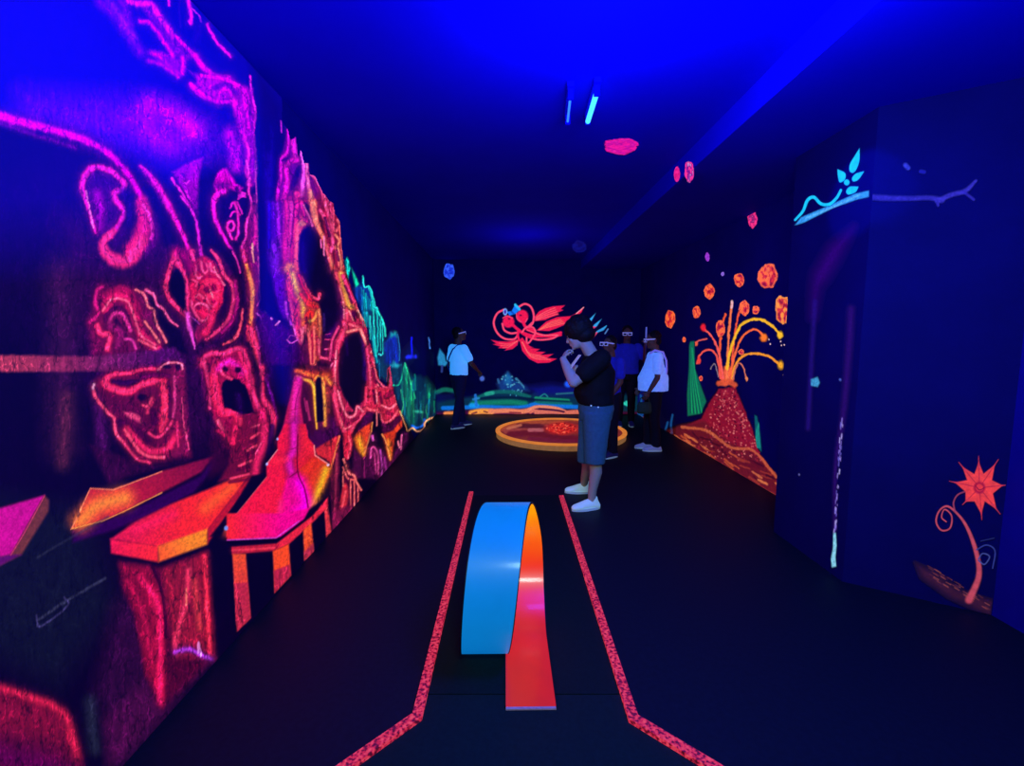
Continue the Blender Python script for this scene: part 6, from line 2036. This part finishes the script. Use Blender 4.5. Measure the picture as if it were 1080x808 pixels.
# ---- standing visitors further back
def visitor(gx, gy, H, face, look, shirt_mat, pant_mat, shoe_mat, skin, label, arms, stance=0.10, stride=0.0, wide=1.0, belly=1.0, shirt_len=0.0, hairk=1.0):
    """gx, gy: sketch place of the feet; arms: list of (side, elbow offset, wrist offset) in the body frame"""
    q = flo(gx, gy)
    t = empty('person', (float(q[0]), float(q[1]), 0))
    tag(t, label, 'person')
    O = Vector((float(q[0]), float(q[1]), 0)); k = H / 1.72
    fr = frame(face); Rr, Ff = fr @ Vector((1, 0, 0)), fr @ Vector((0, 1, 0))
    W = lambda x, y, z: O + (Rr * x + Ff * y) * k + Vector((0, 0, z * k))
    ax_ = lambda r_, f_: (Rr * r_ * k, Ff * f_ * k)
    hc_ = W(0, 0.03, 1.585); hf_ = frame(look)
    bm_ = bmesh.new()
    head(bm_, hc_, hf_, k)
    cap(bm_, hc_ + Vector((0, 0, -.06 * k)) - Ff * .02 * k, W(0, -.01, 1.40), .055 * k, .06 * k)
    loft(bm_, [(W(0, 0, .84), *ax_(.15, .10)), (W(0, 0, .93), *ax_(.165 * wide, .115)), (W(0, 0.01, 1.08), *ax_(.145 * wide, .11 * belly)), (W(0, 0, 1.24), *ax_(.165 * wide, .11)), (W(0, 0, 1.36), *ax_(.16, .08)), (W(0, 0, 1.42), *ax_(.06, .06))])
    limbs = []
    for s, eo, wo in arms:
        sh = W(.185 * s, 0, 1.35); el = W(*eo); wr = W(*wo)
        chain(bm_, [sh, sh * .5 + el * .5, el], [.052 * k, .046 * k, .038 * k])
        chain(bm_, [el, el * .6 + wr * .4, wr], [.039 * k, .037 * k, .025 * k])
        d_ = (wr - el).normalized()
        hand(bm_, wr, d_, -Rr * s if abs(d_.z) > .6 else Vector((0, 0, -1)), Ff, .5, k * .95)
        limbs.append((sh, el, wr))
    legs = []
    for s in (-1, 1):
        hp = W(.09 * s, 0, .88); kn = W(.095 * s, .02 + stride * .5 * s, .48); an = W(stance * s, stride * s, .09)
        chain(bm_, [hp, hp * .5 + kn * .5, kn], [.088 * k, .075 * k, .054 * k])
        chain(bm_, [kn, kn * .65 + an * .35 - Ff * .015, an, W(stance * s, stride * s, .05)], [.052 * k, .053 * k, .034 * k, .034 * k])
        legs.append((hp, kn, an))
    fuse('body', bm_, 0.0075, skin, t, 3)
    eyes(t, hc_, hf_, k)
    hair(t, hc_, hf_, k * hairk)
    bm_ = bmesh.new()
    loft(bm_, [(W(0, 0.01, .90 - shirt_len), *ax_(.188 * wide, .140 * belly)), (W(0, 0.015, 1.06), *ax_(.178 * wide, .142 * belly)), (W(0, 0.008, 1.24), *ax_(.192 * wide, .132)), (W(0, 0, 1.365), *ax_(.185, .10)), (W(0, -.005, 1.415), *ax_(.085, .075))])
    for sh, el, wr in limbs:
        chain(bm_, [sh, sh * .35 + el * .65], [.074 * k, .070 * k])
    fuse('shirt', bm_, 0.011, shirt_mat, t, 3, 0.012)
    bm_ = bmesh.new()
    loft(bm_, [(W(0, 0, .80), *ax_(.165, .12)), (W(0, 0, .90), *ax_(.178 * wide, .13)), (W(0, 0, .97), *ax_(.172 * wide, .125))])
    for hp, kn, an in legs:
        e_ = an + Vector((0, 0, -.02))
        chain(bm_, [hp, hp * .5 + kn * .5, kn, kn * .5 + an * .5], [.102 * k, .090 * k, .070 * k, .066 * k])
        loft(bm_, [(kn, *ax_(.068, .072)), (kn * .5 + an * .5, *ax_(.062, .068)), (e_, *ax_(.056, .066))])
    fuse('trousers', bm_, 0.011, pant_mat, t, 2, 0.010)
    for (hp, kn, an) in legs:
        shoe(t, an - Ff * .0, Ff, shoe_mat, k)
    glasses(t, hc_, hf_, k)
    return t, W, fr, k


# left, white T-shirt, seen from behind and turned to the right
pA, WA, fA, kA = visitor(484, 450.5, 1.72, (0.80, 0.60, 0), (0.95, 0.10, 0.22), M_WHITET, M_NAVYP, M_SHOE_N, M_SKIN_D,
                         'person in a glowing white T-shirt and dark trousers with back turned, beside the bird painting',
                         [(1, (.27, .10, 1.10), (.20, .26, .98)), (-1, (-.25, -.02, 1.08), (-.20, .10, .90))], .09, -.13)
bm = bmesh.new()
pts = []
for z, x, y in ((1.40, .10, .06), (1.415, .08, -.04), (1.34, .04, -.125), (1.2, -.05, -.148), (1.06, -.14, -.13), (.95, -.19, -.06), (.93, -.2, .04)):
    pts.append(WA(x, y, z) - pA.location)
add_tube(bm, pts, 0.012, 8)
obj('shoulder_strap', bm, M_STRAP, pA, smooth=True)['label'] = 'thin dark strap across the back'

# right, white T-shirt, in profile facing left
pB, WB, fB, kB = visitor(687.5, 474.5, 1.63, (-1, 0.08, 0), (-1, 0.05, -0.12), M_LAVT, M_DARKP, M_SHOE_D, M_SKIN_D,
                         'person in a loose white T-shirt standing in profile below the orange oval meteor',
                         [(-1, (-.225, .01, 1.07), (-.2, .12, .86)), (1, (.22, .02, 1.07), (.16, .16, .88))], .08, .04, 1.05, 1.5, .03)
bm = bmesh.new()
pts = [WB(-.12, .10, 1.40), WB(-.12, .03, 1.445), WB(-.12, -.08, 1.42), WB(-.12, -.13, 1.30), WB(-.10, -.145, 1.16), WB(-.08, -.14, 1.04)]
add_tube(bm, [p - pB.location for p in pts], 0.014, 8)
obj('shoulder_strap', bm, M_PALE, pB, smooth=True)['label'] = 'pale violet strap over the shoulder'
# her small dark bag
bq = WB(-.20, .17, .735)
bag = empty('hand_bag', tuple(bq))
tag(bag, 'small dark greenish bag hanging from the hand of the person in the loose white T-shirt', 'bag')
M_BAG = plain('dark_green_bag', (26, 50, 44), 0.7, 0.4, 30.0, emit=(8, 18, 16), estr=0.6)
bm = bmesh.new()
loft(bm, [(Vector((0, 0, -.16)), (.085, 0, 0), (0, .035, 0)), (Vector((0, 0, -.13)), (.10, 0, 0), (0, .045, 0)), (Vector((0, 0, -.05)), (.095, 0, 0), (0, .04, 0)), (Vector((0, 0, -.01)), (.08, 0, 0), (0, .025, 0))])
obj('pouch', bm, M_BAG, bag, smooth=True)
bm = bmesh.new()
add_tube(bm, [(-.07, 0, -.02), (-.05, 0, .045), (0, 0, .07), (.05, 0, .045), (.07, 0, -.02)], 0.007, 8)
obj('handle', bm, M_BAG, bag, smooth=True)

# behind the man: blue shirt, holding a white putter upright
pC, WC, fC, kC = visitor(659, 448.5, 1.74, (-.15, -1, 0), (-.25, -1, -.15), M_BLUET, M_DARKP, M_SHOE_N, M_SKIN_D,
                         'person in a blue shirt facing the camera, a white stick held up beside the head',
                         [(-1, (-.30, .06, 1.12), (-.27, .20, 1.36)), (1, (.28, .04, 1.10), (.20, .20, 1.02))], .1, 0, 1.12, 1.1)
hq = WC(-.275, .26, 1.43)
put = empty('putter', tuple(hq))
tag(put, 'slim white putter held upright by the person in the blue shirt', 'putter')
bm = bmesh.new(); add_tube(bm, [(0, 0, -.62), (0, 0, .08)], .007, 10)
obj('shaft', bm, plain('steel_shaft', (150, 150, 170), 0.3, 0.05), put, smooth=True)
bm = bmesh.new(); add_tube(bm, [(0, 0, .08), (0, 0, .26)], .013, 12)
obj('grip', bm, plain('pale_grip', (150, 160, 230), 0.6, 0.1, emit=(80, 96, 200), estr=0.6), put, smooth=True)
bm = bmesh.new(); add_box(bm, (-.055, -.014, -.645), (.03, .014, -.615)); bmesh.ops.bevel(bm, geom=bm.edges[:], offset=.006, segments=2, affect='EDGES')
obj('club_head', bm, M_EDGE, put)
# almost hidden behind the man
pD, WD, fD, kD = visitor(642, 481, 1.57, (-.9, -.5, 0), (-.9, -.6, .05), M_BLUET, M_DARKP, M_SHOE_N, M_SKIN_D,
                         'person in blue half hidden behind the man in the black T-shirt',
                         [(-1, (-.22, .02, 1.08), (-.18, .14, .90)), (1, (.22, .02, 1.08), (.18, .12, .90))], .09, 0, .95)

# ------------------------------------------------------------------ world and colour
w = bpy.data.worlds.new('world'); scene.world = w
w.use_nodes = True
w.node_tree.nodes['Background'].inputs[0].default_value = (0.0, 0.0, 0.02, 1)
w.node_tree.nodes['Background'].inputs[1].default_value = 0.3
scene.view_settings.view_transform = 'Standard'
scene.view_settings.look = 'None'
scene.view_settings.exposure = 0.0
scene.view_settings.gamma = 1.0
scene.view_settings.use_curve_mapping = False
